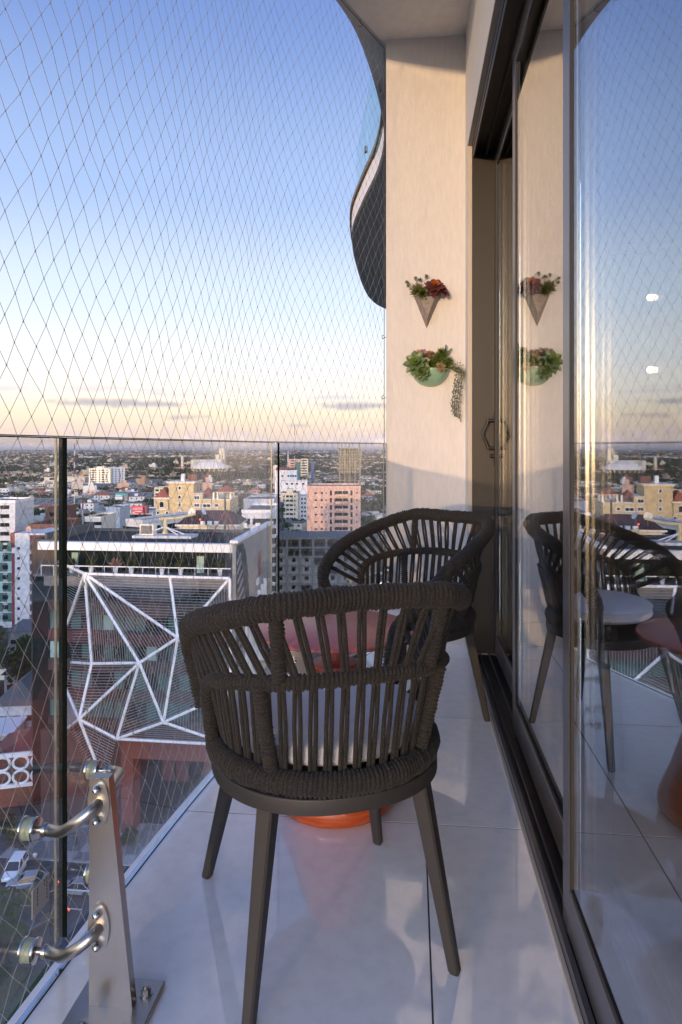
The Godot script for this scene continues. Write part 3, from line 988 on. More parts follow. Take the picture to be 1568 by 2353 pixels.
func make_chair() -> Node3D:
	var t := thing("rope_armchair", "dark rope armchair in front, its open woven back turned to the camera", "armchair", Vector3(-0.195, 0, -1.535), 0.42, "dark rope armchairs")
	# x right, y up, z back (the chair faces -z)
	var rail := curve(mirror([Vector3(0, 0.792, 0.252), Vector3(0.17, 0.788, 0.258), Vector3(0.252, 0.755, 0.165), Vector3(0.289, 0.698, -0.02), Vector3(0.282, 0.640, -0.15), Vector3(0.266, 0.565, -0.215), Vector3(0.242, 0.455, -0.195)]), 12)
	var hoop := curve(mirror([Vector3(0, 0.640, 0.250), Vector3(0.14, 0.634, 0.224), Vector3(0.228, 0.618, 0.135), Vector3(0.258, 0.594, 0.045), Vector3(0.262, 0.545, 0.005), Vector3(0.248, 0.445, -0.015)]), 10)
	var ring := []
	for i in 41:
		var a := lerpf(-2.55, 2.55, i / 40.0)
		ring.append(Vector3(0.238 * sin(a), 0.430, 0.238 * cos(a) - 0.005))
	var low := curve(ring, 3)
	var s := Shape.new()
	s.coil(rail, 0.0215, 0.0045, 0.0088, 14, 7)
	made("top_rail", s, M.rope, t)
	s = Shape.new()
	s.coil(hoop, 0.0125, 0.004, 0.0088, 12, 7)
	made("middle_hoop", s, M.rope, t)
	s = Shape.new()
	s.coil(low, 0.0205, 0.0045, 0.0088, 12, 7)
	made("lower_rail", s, M.rope, t)
	# metal seat ring
	s = Shape.new()
	var outer := []
	var inner := []
	var rings := []
	var normals := []
	for i in 72:
		var a := TAU * i / 72
		var q := Vector3(signf(sin(a)) * pow(absf(sin(a)), 0.9) * 0.250, 0, signf(cos(a)) * pow(absf(cos(a)), 0.9) * 0.250 - 0.005)
		var o := q.normalized()
		var prof := PackedVector3Array()
		var nn := PackedVector3Array()
		for k in [[0, 0.378], [-0.022, 0.376], [-0.022, 0.409], [-0.003, 0.409], [0, 0.406]]:
			prof.append(q + o * k[0] + Vector3(0, k[1], 0))
		for k in [[1, -0.1], [-1, -1], [-1, 1], [0.2, 1], [1, 0.1]]:
			nn.append((o * k[0] + Vector3(0, k[1], 0)).normalized())
		rings.append(prof)
		normals.append(nn)
	s.ring_tube(rings, normals, true)
	made("seat_frame", s, M.leg, t)
	s = Shape.new()
	s.lathe(PackedVector2Array([Vector2(0.228, 0.395), Vector2(0.228, 0.405), Vector2(0.0, 0.405)]), 40)
	made("seat_deck", s, M.leg, t)
	# cushion with piped edge
	s = Shape.new()
	s.lathe(PackedVector2Array([Vector2(0.19, 0.450), Vector2(0.206, 0.453), Vector2(0.213, 0.460), Vector2(0.214, 0.464), Vector2(0.217, 0.466), Vector2(0.214, 0.469), Vector2(0.214, 0.490), Vector2(0.217, 0.492), Vector2(0.214, 0.495), Vector2(0.205, 0.500), Vector2(0.17, 0.505), Vector2(0.09, 0.509), Vector2(0.0, 0.510)]), 56)
	made("cushion", s, M.cushion, t)
	# legs: square, tapering, splayed
	for k in [[-1.0, 1.0], [1.0, 1.0], [-1.0, -1.0], [1.0, -1.0]]:
		var foot := Vector3(k[0] * (0.214 if k[1] > 0 else 0.231), 0.0, 0.222 if k[1] > 0 else -0.255)
		var top := Vector3(k[0] * 0.160, 0.400, k[1] * 0.162 - 0.005)
		var lg := Shape.new()
		var rr := []
		var ns := []
		var yaw := atan2(foot.x, foot.z)
		var u := Vector3(cos(yaw), 0, -sin(yaw))
		var w := Vector3(sin(yaw), 0, cos(yaw))
		for f in [0.0, 0.012, 0.6, 1.0]:
			var p := foot.lerp(top, f)
			var hw := lerpf(0.0115, 0.0185, f) - (0.002 if f == 0.0 else 0.0)
			var ch := 0.004
			var prof := PackedVector3Array()
			for c in [[hw, hw - ch], [hw - ch, hw], [-hw + ch, hw], [-hw, hw - ch], [-hw, -hw + ch], [-hw + ch, -hw], [hw - ch, -hw], [hw, -hw + ch]]:
				prof.append(p + u * c[0] + w * c[1])
			rr.append(prof)
		for i in rr.size() - 1:
			for j in 8:
				var j2 := (j + 1) % 8
				lg.quad(rr[i][j], rr[i][j2], rr[i + 1][j2], rr[i + 1][j], (rr[i][j] + rr[i][j2]) * 0.5 - foot.lerp(top, [0.0, 0.012, 0.6, 1.0][i]))
		for j in range(1, 7):
			lg.flat(rr[0][0], rr[0][j], rr[0][j + 1], Vector3.DOWN)
		made("leg", lg, M.leg, t)
		var pad := Shape.new()
		pad.box(foot + Vector3(0, 0.002, 0), Vector3(0.017, 0.004, 0.017), Basis(Vector3.UP, yaw))
		made("foot_pad", pad, M.gasket, t)
	# wrapped uprights and the doubled ropes between rail, hoop and ring
	for sx in [-1.0, 1.0]:
		var up := Shape.new()
		var a := Vector3(sx * 0.170, 0.775, 0.255)
		var b := Vector3(sx * 0.155, 0.640, 0.222)
		up.coil(PackedVector3Array([a, (a + b) * 0.5, b]), 0.0115, 0.004, 0.0088, 10, 7)
		made("upright", up, M.rope, t)
		up = Shape.new()
		var c := Vector3(sx * 0.190, 0.628, 0.200)
		var d := Vector3(sx * 0.160, 0.452, 0.172)
		up.coil(PackedVector3Array([c, (c + d) * 0.5, d]), 0.0115, 0.004, 0.0088, 10, 7)
		made("upright", up, M.rope, t)
	var N := 31
	for i in N:
		var f := (i + 0.5) / N
		var rf := lerpf(0.085, 0.915, f)
		var hf := lerpf(0.05, 0.95, f)
		var p := along(rail, rf)
		var q := along(hoop, hf)
		var a := lerpf(-2.0, 2.0, f)
		var z := Vector3(0.226 * sin(a), 0.446, 0.226 * cos(a) - 0.005)
		for run in [[p, q], [q, z]]:
			var e: Vector3 = (run[1] - run[0]).normalized()
			var out := Vector3(run[0].x, 0, run[0].z).normalized()
			var tang := e.cross(out).normalized() * 0.0052
			var st := Shape.new()
			for sg in [-1.0, 1.0]:
				var m: Vector3 = run[0].lerp(run[1], 0.5) + tang * sg * rng.randf_range(0.9, 1.25) + out * rng.randf_range(-0.002, 0.002)
				st.tube(PackedVector3Array([run[0] + tang * sg * 0.8, m, run[1] + tang * sg * 0.8]), 0.0047, 7, false, false)
			# the knot where the ropes go round the rail
			st.ball(run[0] - Vector3(0, 0.021 if run[0] == p else 0.012, 0), Vector3(0.011, 0.006, 0.011), 7, 5)
			made("rope_strand", st, M.rope, t)
	return t

func furniture() -> void:
	var c := make_chair()
	dup(c, "rope_armchair", "dark rope armchair at the far end, facing the red table", Vector3(-0.005, 0, -2.70), 2.47, "dark rope armchairs")
	var t := thing("side_table", "round red metal side table between the two rope armchairs", "table", Vector3(-0.230, 0, -2.085))
	var s := Shape.new()
	s.lathe(PackedVector2Array([Vector2(0.0, 0.516), Vector2(0.238, 0.516), Vector2(0.243, 0.518), Vector2(0.245, 0.522), Vector2(0.243, 0.527), Vector2(0.240, 0.529), Vector2(0.0, 0.5295)]), 96)
	made("tabletop", s, M.table, t)
	s = Shape.new()
	s.lathe(PackedVector2Array([Vector2(0.0, 0.41), Vector2(0.068, 0.41), Vector2(0.071, 0.413), Vector2(0.071, 0.420), Vector2(0.068, 0.423), Vector2(0.034, 0.424), Vector2(0.028, 0.430), Vector2(0.028, 0.511), Vector2(0.034, 0.516)]), 48)
	made("column", s, M.table, t)
	s = Shape.new()
	s.lathe(PackedVector2Array([Vector2(0.0, 0.0), Vector2(0.160, 0.0), Vector2(0.176, 0.006), Vector2(0.184, 0.018), Vector2(0.185, 0.034), Vector2(0.181, 0.055), Vector2(0.150, 0.13), Vector2(0.112, 0.25), Vector2(0.078, 0.36), Vector2(0.068, 0.40), Vector2(0.066, 0.41)]), 72)
	made("pedestal", s, M.table_base, t)

# ------------------------------------------------------------------ wall planters
func rosette(called: String, parent: Node, at_: Vector3, facing: Vector3, r: float, outer: Material, inner: Material) -> void:
	var n := facing.normalized()
	var u := n.cross(Vector3.UP).normalized()
	var w := n.cross(u)
	for lay in 4:
		var s := Shape.new()
		var count: int = [9, 8, 6, 4][lay]
		for k in count:
			var a := TAU * (k + lay * 0.37) / count + rng.randf_range(-0.1, 0.1)
			var rad := u * cos(a) + w * sin(a)
			var lift: float = [0.12, 0.5, 1.0, 2.0][lay]
			var L: float = r * [1.0, 0.85, 0.62, 0.4][lay] * rng.randf_range(0.9, 1.05)
			var d := (rad + n * lift).normalized() * L
			var side := n.cross(rad).normalized()
			# a fleshy cupped petal
			var b := at_ + n * r * 0.1 * lay
			var wid := L * 0.52
			var cup := d.cross(side).normalized() * L * 0.14
			var prev := []
			for i in 6:
				var f := i / 5.0
				var hw: float = wid * 0.5 * pow(sin(PI * clampf(0.12 + 0.80 * f, 0, 1)), 0.7) * (0.02 if i == 5 else 1.0)
				var c := b + d * f - cup * f * f * (1.0 if lay < 2 else -0.6)
				var row := [c - side * hw + n * hw * 0.25, c - n * L * 0.02, c + side * hw + n * hw * 0.25, c - n * L * 0.07]
				if i > 0:
					for j in 4:
						var j2 := (j + 1) % 4
						s.quad(prev[j], prev[j2], row[j2], row[j], (prev[j] + prev[j2]) * 0.5 - (c + b) * 0.5)
				prev = row
		made(called, s, outer if lay < 2 else inner, parent)

func tuft(called: String, parent: Node, at_: Vector3, dir: Vector3, count: int, L: float, w: float, spread: float, m: Material) -> void:
	var s := Shape.new()
	for k in count:
		var d := (dir + Vector3(rng.randf_range(-1, 1), rng.randf_range(-1, 1), rng.randf_range(-1, 1)) * spread).normalized() * L * rng.randf_range(0.6, 1.1)
		var side := d.cross(Vector3(rng.randf() - 0.5, rng.randf() - 0.5, rng.randf() - 0.5)).normalized()
		s.leaf(at_ + Vector3(rng.randf_range(-1, 1), rng.randf_range(-1, 1), rng.randf_range(-1, 1)) * L * 0.12, d, side, w, 0.1)
	made(called, s, m, parent)

func planters() -> void:
	# upper: a folded clay wedge
	var t := thing("wedge_planter", "pointed grey wedge wall planter with a dark red rosette succulent", "planter", at_z(980, 716, BACK))
	var k := 0.00366    # metres per step of the photograph's scale here
	var s := Shape.new()
	var A := Vector3(-0.072, 0.095, 0.0)
	var B := Vector3(0.082, 0.092, 0.0)
	var C := Vector3(0.002, -0.095, 0.0)
	var Fl := Vector3(-0.040, 0.066, 0.075)
	var Fr := Vector3(0.046, 0.064, 0.075)
	var D := Vector3(0.006, -0.042, 0.050)
	s.quad(Fl, Fr, D, D, Vector3(0, 0, 1))
	s.quad(A, Fl, D, C, Vector3(-1, 0, 0.5))
	s.quad(B, Fr, D, C, Vector3(1, 0, 0.5))
	s.quad(A, Fl, Fr, B, Vector3(0, 1, 0))
	made("pot", s, M.clay, t)
	tuft("filler_leaves", t, Vector3(-0.045, 0.10, 0.045), Vector3(-0.3, 0.55, 0.5), 260, 0.05, 0.007, 0.9, M.sage)
	tuft("filler_leaves", t, Vector3(-0.02, 0.085, 0.065), Vector3(-0.2, -0.1, 1), 120, 0.045, 0.006, 0.9, M.needle)
	for q in [Vector3(-0.105, 0.155, 0.03), Vector3(-0.06, 0.175, 0.03), Vector3(-0.035, 0.17, 0.02), Vector3(-0.0, 0.185, 0.03), Vector3(-0.10, 0.13, 0.05)]:
		var st := Shape.new()
		st.tube(PackedVector3Array([Vector3(-0.03, 0.09, 0.03), q]), 0.0012, 4)
		made("stem", st, M.sage, t)
		tuft("seed_head", t, q, Vector3(0, 0.5, 0.2), 40, 0.016, 0.006, 1.0, M.sage)
	rosette("petal_ring", t, Vector3(0.045, 0.115, 0.055), Vector3(0.1, 0.6, 1.0), 0.066, M.maroon, M.orange_leaf)
	rosette("petal_ring", t, Vector3(0.085, 0.092, 0.05), Vector3(0.4, 1.0, 0.6), 0.045, M.maroon, M.maroon)
	# lower: a glazed half bowl
	t = thing("bowl_planter", "glossy mint half bowl wall planter with green succulent and trailing vine", "planter", at_z(989, 868, BACK))
	s = Shape.new()
	var prof := []
	for i in 15:
		var a := PI / 2 * i / 14.0
		prof.append(Vector2(cos(a), sin(a)))
	var rows := []
	for i in 15:
		var la := PI / 2 * i / 14.0
		var row := []
		for j in 25:
			var lo := PI * j / 24.0
			row.append(Vector3(-0.104 * cos(la) * cos(lo), 0.045 - 0.097 * sin(la), 0.085 * cos(la) * sin(lo) + 0.001))
		rows.append(row)
	for i in 14:
		for j in 24:
			var p := [rows[i][j], rows[i][j + 1], rows[i + 1][j + 1], rows[i + 1][j]]
			var nn := []
			for q in p:
				nn.append((Vector3(q.x / 0.0108, (q.y - 0.045) / 0.0094, q.z / 0.0072)).normalized())
			s.tri(p[0], p[1], p[2], nn[0], nn[1], nn[2])
			s.tri(p[0], p[2], p[3], nn[0], nn[2], nn[3])
	made("bowl", s, M.bowl, t)
	s = Shape.new()
	var soil := PackedVector2Array()
	for j in 25:
		soil.append(Vector2(-0.098 * cos(PI * j / 24.0), 0.079 * sin(PI * j / 24.0) + 0.002))
	s.prism(soil, 0.02, 0.036)
	made("soil", s, M.soil, t)
	rosette("petal_ring", t, Vector3(-0.075, 0.068, 0.075), Vector3(-0.25, 0.35, 1.0), 0.078, M.green, M.green_tip)
	rosette("petal_ring", t, Vector3(-0.06, 0.105, 0.03), Vector3(-0.3, 0.9, 0.7), 0.066, M.pinkish, M.pinkish)
	rosette("petal_ring", t, Vector3(0.0, 0.11, 0.03), Vector3(0.1, 0.9, 0.6), 0.05, M.pinkish, M.pinkish)
	rosette("petal_ring", t, Vector3(-0.045, 0.02, 0.085), Vector3(-0.1, -0.1, 1.0), 0.05, M.green, M.green)
	for q in [Vector3(0.015, 0.075, 0.05), Vector3(0.04, 0.10, 0.04), Vector3(0.062, 0.125, 0.035), Vector3(0.092, 0.075, 0.045), Vector3(0.0, 0.065, 0.06), Vector3(0.075, 0.06, 0.06)]:
		tuft("needle_tuft", t, q, Vector3(0.1, 0.45, 0.35), 170, 0.042, 0.0026, 1.0, M.needle)
	s = Shape.new()
	for q in [Vector3(0.085, 0.175, 0.03), Vector3(0.115, 0.155, 0.03), Vector3(0.10, 0.135, 0.04)]:
		s.tube(PackedVector3Array([Vector3(0.075, 0.11, 0.03), q]), [0.004, 0.0045], 6)
	made("fleshy_stem", s, M.green, t)
	tuft("seed_ball", t, Vector3(0.055, 0.045, 0.085), Vector3(0, 0, 0.3), 260, 0.034, 0.003, 1.0, M.straw)
	# the trailing vine
	for v in 4:
		var root := Vector3(0.10, 0.05, 0.06)
		var x0 := 0.118 + 0.012 * v
		var vine := curve([root, Vector3(x0 + 0.02, 0.03, 0.07), Vector3(x0 + 0.01, -0.05, 0.055), Vector3(x0, -0.14 - 0.01 * v, 0.04), Vector3(x0 + 0.008, -0.205 - 0.012 * v, 0.03)], 8)
		s = Shape.new()
		s.tube(vine, 0.0012, 4)
		for i in 60:
			var p := along(vine, (i + 2) / 62.0)
			var d := Vector3(rng.randf_range(-1, 1), rng.randf_range(-1.6, 0.2), rng.randf_range(-0.4, 1)).normalized() * 0.019
			s.leaf(p, d, d.cross(Vector3(rng.randf() - 0.5, 1, rng.randf() - 0.5)).normalized(), 0.0085, 0.15)
		made("vine", s, M.vine_leaf, t)
	for v in 5:
		var d := Vector3(0.05 + 0.012 * v, 0.025 - 0.020 * v, 0.01)
		s = Shape.new()
		var vine := curve([Vector3(0.10, 0.055, 0.05), Vector3(0.115, 0.06, 0.06), Vector3(0.115, 0.05, 0.05) + d], 5)
		s.tube(vine, 0.001, 4)
		for i in 9:
			var p := along(vine, 0.35 + i * 0.07)
			var q := Vector3(rng.randf_range(0, 1), rng.randf_range(-1, 0.8), rng.randf_range(-0.4, 1)).normalized() * 0.015
			s.leaf(p, q, q.cross(Vector3(0, 1, 0.3)).normalized(), 0.004, 0.1)
		made("vine", s, M.sage, t)
# ------------------------------------------------------------------ the town below
func frame_at(x0: float, x1: float, ytop: float, d: float) -> Array:
	var a := at(x0, ytop, d)
	var b := at(x1, ytop, d)
	var w := Vector2(a.x - b.x, a.z - b.z).length()
	for f in [0.1, 0.3, 0.5, 0.7, 0.9]:
		keep.append([(lerpf(x0, x1, f) * 0.43495 - 341.0) / 682.0 * d, d + 8.0, w * 0.1 + 10.0])
	return [Vector3((a.x + b.x) / 2, STREET, (a.z + b.z) / 2), w, a.y - STREET]

func window_on(t: Node3D, p: Vector3, w: float, h: float, side: float, frame: Material, glass: Material = null) -> void:
	# side 0 looks to +z, 1 to +x, -1 to -x
	var size := Vector3(w, h, 0.16) if side == 0 else Vector3(0.16, h, w)
	var out := Vector3(0, 0, 1) if side == 0 else Vector3(side, 0, 0)
	if frame:
		var fr := put("window", cube(size + (Vector3(0.5, 0.5, 0) if side == 0 else Vector3(0, 0.5, 0.5))), t, p, frame)
		put("pane", cube(size), fr, out * 0.05, glass if glass else M.dark_glass)
		if w > 1.3:
			put("mullion", cube(Vector3(0.12, h, 0.18) if side == 0 else Vector3(0.18, h, 0.12)), fr, out * 0.06, frame)
	else:
		put("window", cube(size), t, p, glass if glass else M.dark_glass)

# a block of flats: width and top from where it stands, windows in rows
func tower(called: String, label: String, cat: String, x0: float, x1: float, ytop: float, d: float, depth: float, wall: Material, o := {}) -> Node3D:
	var f := frame_at(x0, x1, ytop, d)
	var w: float = f[1]
	var h: float = f[2]
	var t := thing(called, label, cat, f[0], TURN + o.get("yaw", 0.0), o.get("group", ""))
	block("wall", Vector3(-w / 2, 0, -depth), Vector3(w / 2, h - 0.9, 0), wall, t)
	var roof: Material = o.get("roof", M.roof_grey)
	block("roof", Vector3(-w / 2 + 0.3, h - 0.9, -depth + 0.3), Vector3(w / 2 - 0.3, h - 0.6, -0.3), roof, t)
	for q in [[Vector3(-w / 2 - 0.1, h - 0.9, -0.3), Vector3(w / 2 + 0.1, h, 0.1)], [Vector3(-w / 2 - 0.1, h - 0.9, -depth - 0.1), Vector3(w / 2 + 0.1, h, -depth + 0.3)], [Vector3(-w / 2 - 0.1, h - 0.9, -depth + 0.3), Vector3(-w / 2 + 0.3, h, -0.3)], [Vector3(w / 2 - 0.3, h - 0.9, -depth + 0.3), Vector3(w / 2 + 0.1, h, -0.3)]]:
		block("parapet", q[0], q[1], o.get("trim", wall), t)
	var fl: float = o.get("floor", 3.0)
	var n: int = o.get("rows", int((h - 2.0) / fl))
	for r in n:
		var y: float = h - o.get("first", 2.4) - r * fl
		if y < 1.5:
			break
		for c in o.get("cols", []):
			window_on(t, Vector3((c[0] - 0.5) * w, y, 0.0), c[1], c[2], 0, o.get("frame"), o.get("glass"))
		for c in o.get("side", []):
			window_on(t, Vector3(w / 2, y, -c[0] * depth), c[1], c[2], 1, o.get("frame"), o.get("glass"))
		for c in o.get("left", []):
			window_on(t, Vector3(-w / 2, y, -c[0] * depth), c[1], c[2], -1, o.get("frame"), o.get("glass"))
		for b in o.get("balconies", []):
			block("balcony", Vector3((b[0] - 0.5) * w, y - fl * 0.5, 0.05), Vector3((b[1] - 0.5) * w, y - fl * 0.5 + 1.05, 1.2), o.get("trim", wall), t)
	if o.get("tank", false):
		block("stair_head", Vector3(-w * 0.2, h - 0.6, -depth * 0.7), Vector3(w * 0.15, h + 2.2, -depth * 0.35), wall, t)
		var s := Shape.new()
		s.lathe(PackedVector2Array([Vector2(0.9, 0), Vector2(0.9, 1.5), Vector2(0.0, 1.8)]), 10, Transform3D(Basis(), Vector3(w * 0.28, h - 0.6, -depth * 0.5)))
		made("water_tank", s, M.dark_wire, t)
	return t

func hip(t: Node3D, called: String, lo: Vector3, hi: Vector3, rise: float, m: Material, ridge := 0.35) -> void:
	var s := Shape.new()
	var w := hi.x - lo.x
	var dp := hi.z - lo.z
	var k := w * ridge * 0.5 if w > dp else 0.0
	var k2 := 0.0 if w > dp else dp * ridge * 0.5
	var cx := (lo.x + hi.x) / 2
	var cz := (lo.z + hi.z) / 2
	var y := lo.y
	var A := Vector3(lo.x, y, hi.z)
	var B := Vector3(hi.x, y, hi.z)
	var C := Vector3(hi.x, y, lo.z)
	var D := Vector3(lo.x, y, lo.z)
	var P := Vector3(cx - k, y + rise, cz + k2)
	var Q := Vector3(cx + k, y + rise, cz - k2)
	if w > dp:
		s.quad(A, B, Q, P, Vector3(0, 1, 1))
		s.quad(C, D, P, Q, Vector3(0, 1, -1))
		s.flat(B, C, Q, Vector3(1, 1, 0))
		s.flat(A, D, P, Vector3(-1, 1, 0))
	else:
		s.quad(B, C, Q, P, Vector3(1, 1, 0))
		s.quad(D, A, P, Q, Vector3(-1, 1, 0))
		s.flat(A, B, P, Vector3(0, 1, 1))
		s.flat(C, D, Q, Vector3(0, 1, -1))
	s.quad(A, B, C, D, Vector3.DOWN)
	made(called, s, m, t)

func wb(called: String, lo: Vector3, hi: Vector3, m: Material, t: Node3D) -> MeshInstance3D:
	return block(called, lo - t.position, hi - t.position, m, t)

func lattice_building() -> void:
	var t := thing("lattice_building", "tall building with maroon bands and dark glass rooftop storey behind the white lattice", "building", Vector3(-39, STREET, -106))
	wb("wall", Vector3(-54.6, STREET, -110), Vector3(-24.6, -17.6, -94), M.dark_glass, t)
	wb("side_wall", Vector3(-24.6, STREET, -117), Vector3(-24.1, -12.2, -92.6), M.grey_wall, t)
	wb("coping", Vector3(-24.9, -12.2, -117.2), Vector3(-23.8, -11.8, -92.4), M.white_paint, t)
	wb("clad_wall", Vector3(-55.6, STREET, -111), Vector3(-54.6, -12.4, -96), M.brown_clad, t)
	wb("clad_wall", Vector3(-55.6, STREET, -96), Vector3(-52.0, -12.4, -95.4), M.brown_clad, t)
	wb("clad_wall", Vector3(-52, STREET, -94), Vector3(-39.6, -38.8, -91.6), M.brown_clad, t)
	# storeys: maroon spandrels and glass panels
	for k in 5:
		var y := -22.6 - 4.2 * k
		var s := Shape.new()
		for i in 14:
			var x0 := -52.0 + i * 1.95
			var b0 := 1.4 * sin(PI * i / 14.0) if k < 2 else 0.0
			var b1 := 1.4 * sin(PI * (i + 1) / 14.0) if k < 2 else 0.0
			var q := [Vector3(x0, 0, -94.0 + 0.4 + b0), Vector3(x0 + 1.95, 0, -94.0 + 0.4 + b1)]
			for p in [[q[0], q[1]]]:
				var a: Vector3 = p[0] - t.position + Vector3(0, y, 0)
				var b: Vector3 = p[1] - t.position + Vector3(0, y, 0)
				s.quad(a, b, b + Vector3(0, 1.7, 0), a + Vector3(0, 1.7, 0), Vector3(0, 0, 1))
				s.quad(a + Vector3(0, 1.7, 0), b + Vector3(0, 1.7, 0), b + Vector3(0, 1.7, -3), a + Vector3(0, 1.7, -3), Vector3.UP)
				s.quad(a, b, b + Vector3(0, 0, -3), a + Vector3(0, 0, -3), Vector3.DOWN)
		made("spandrel", s, [M.brown_clad, M.maroon_band, M.brown_clad, M.brown_clad, M.brown_clad][k], t)
		for i in 17:
			var m: Material = M.teal_glass
			if rng.randf() < 0.35:
				m = M.dark_glass
			elif rng.randf() < 0.12:
				m = M.mint_glass
			wb("glass_panel", Vector3(-51.8 + i * 1.6, y - 2.45, -93.98), Vector3(-51.8 + i * 1.6 + 1.45, y - 0.02, -93.80), m, t)
	# roof terrace and glass storey
	wb("terrace_wall", Vector3(-52, -18.6, -93.9), Vector3(-24.6, -17.2, -92.4), M.concrete, t)
	wb("terrace_deck", Vector3(-54.5, -17.6, -110), Vector3(-24.7, -17.3, -93.9), M.paving, t)
	for i in 15:
		var x := -52.5 + i * 1.88
		wb("glass_panel", Vector3(x, -17.3, -97.6), Vector3(x + 1.80, -13.7, -97.5), M.dark_glass, t)
		wb("rail_post", Vector3(x, -17.2, -92.6), Vector3(x + 0.06, -15.8, -92.5), M.white_paint, t)
	wb("hand_rail", Vector3(-52.5, -15.8, -92.62), Vector3(-24.8, -15.68, -92.48), M.white_paint, t)
	wb("terrace_door", Vector3(-31.2, -17.3, -97.45), Vector3(-30.1, -14.9, -97.35), M.mint_glass, t)
	wb("terrace_door", Vector3(-50.4, -17.3, -97.45), Vector3(-49.4, -14.6, -97.35), M.mint_glass, t)
	wb("roof_fascia", Vector3(-53.5, -13.65, -94.6), Vector3(-24.75, -12.5, -93.4), M.white_paint, t)
	wb("roof", Vector3(-53.5, -13.65, -110.5), Vector3(-24.9, -13.0, -94.6), M.roof_dark, t)
	wb("parapet", Vector3(-53.9, -13.65, -111.2), Vector3(-53.5, -11.6, -96), M.dark_concrete, t)
	wb("parapet", Vector3(-53.5, -13.65, -111.2), Vector3(-24.9, -12.6, -110.5), M.dark_concrete, t)
	# dark curved glass and the small sign on the flank
	var s := Shape.new()
	var xf := Transform3D(Basis(Vector3(0, 0, -1), Vector3(1, 0, 0), Vector3(0, 1, 0)), Vector3(-24.08, 0, -92.7) - t.position)
	var arch := PackedVector2Array([Vector2(0, -12.6)])
	for i in 9:
		var f := i / 8.0
		arch.append(Vector2(3.0 + 5.0 * sin(f * PI / 2), -12.6 - 17.0 * (1 - cos(f * PI / 2))))
	arch.append(Vector2(0, -29.6))
	s.prism(arch, 0.0, 0.12, xf)
	made("curved_glass", s, M.dark_glass, t)
	for i in 11:
		var y := -14.5 - i * 1.3
		var bx := Shape.new()
		bx.box(Vector3(-23.92, y, -93.6 - 0.32 * i) - t.position, Vector3(0.08, 0.45, 2.4 + 0.25 * i), Basis(Vector3.RIGHT, 0.55 - 0.05 * i))
		made("louvre", bx, M.grey_wall, t)
	wb("sign_panel", Vector3(-24.1, -19.4, -108.2), Vector3(-23.98, -15.6, -106.6), M.red_paint, t)
	wb("sign_panel", Vector3(-24.1, -20.6, -106.8), Vector3(-23.98, -19.6, -105.2), M.white_paint, t)
	for i in 7:
		wb("fin", Vector3(-24.1, -34, -97.5 - i * 2.2), Vector3(-23.6, -23.5 + i * 0.5, -97.3 - i * 2.2), M.white_paint, t)
	# red portal
	wb("portal", Vector3(-39.6, -41.6, -93.5), Vector3(-24.1, -39.0, -90.2), M.portal_red, t)
	wb("portal", Vector3(-39.6, STREET, -93.5), Vector3(-37.9, -41.6, -90.2), M.portal_red, t)
	wb("portal_glass", Vector3(-37.9, STREET, -94), Vector3(-24.6, -41.6, -92.8), M.dark_glass, t)
	for i in 6:
		wb("portal_panel", Vector3(-36.6 + i * 2.0, -45.6, -92.75), Vector3(-36.6 + i * 2.0 + 1.7, -41.9, -92.6), M.maroon_band if i % 3 else M.dark_glass, t)

	# the lattice: white tubes between nodes, thin slats in every field
	var l := thing("white_lattice", "white folded space frame of tubes and thin slats before the maroon building", "lattice", Vector3(-39, STREET, -90))
	var Z := {"TL": [125, 1288, -98.0], "L1": [125, 1520, -98.0], "L3": [125, 1697, -98.0], "L5": [125, 1722, -98.2], "BL": [124, 1852, -98.0], "P0": [194.4, 1318.9, -89.0], "P1": [390.6, 1326.1, -90.0], "P2": [528.1, 1329.7, -90.6], "P3": [408.6, 1466.5, -88.2], "P4": [320.4, 1524.1, -87.4], "P5": [210.6, 1525.9, -89.3], "P6": [181.8, 1653.7, -87.5], "P7": [268.2, 1698.7, -88.6], "P8": [375.5, 1660.9, -88.0], "BR": [531, 1713, -90.2], "R1": [531, 1592, -90.2], "PX": [241, 1803, -89.5], "BB": [262, 1842, -91.0]}
	var P := {}
	for k in Z:
		P[k] = at_z(Z[k][0], Z[k][1], Z[k][2]) - l.position
	for e in ["TL P0", "P0 P1", "P1 P2", "P0 P5", "P0 P4", "P0 P3", "P1 P3", "P2 P3", "P3 P4", "P4 P5", "P5 L1", "P3 P8", "P3 R1", "P4 P8", "P4 P6", "P4 P7", "P5 P6", "P6 L1", "P6 L3", "P6 P7", "P6 PX", "P7 P8", "P7 BR", "P8 BR", "P8 R1", "P0 L1", "P2 R1", "R1 BR", "TL L1", "L1 L3", "L3 L5", "L5 BL", "L5 PX", "BL BB"]:
		var q: PackedStringArray = e.split(" ")
		s = Shape.new()
		s.tube(PackedVector3Array([P[q[0]], P[q[1]]]), 0.21, 8)
		made("strut", s, M.white_paint, l)
	for f in ["P0 P5 P4", "P4 P0 P3", "P0 P1 P3", "P1 P2 P3", "P2 R1 P3", "R1 P8 P3", "P3 P8 P4", "P8 P7 P4", "P4 P7 P6", "P5 P4 P6", "L1 P5 P6", "L1 P5 P0", "TL P0 L1", "L1 P6 L3", "L3 P6 PX", "P6 P7 PX", "P7 BR P8", "BR R1 P8", "L5 PX BL", "BL BB PX"]:
		var q: PackedStringArray = f.split(" ")
		var a: Vector3 = P[q[0]]
		var b: Vector3 = P[q[1]]
		var c: Vector3 = P[q[2]]
		var n := int((c - a).cross(b - a).length() / maxf((b - a).length(), 0.01) / 0.36)
		s = Shape.new()
		for i in range(1, n):
			var g := float(i) / n
			s.tube(PackedVector3Array([a.lerp(c, g), b.lerp(c, g)]), 0.036, 3, false, false)
		tag(made("slats", s, M.slat, l), "", "", "", "stuff")
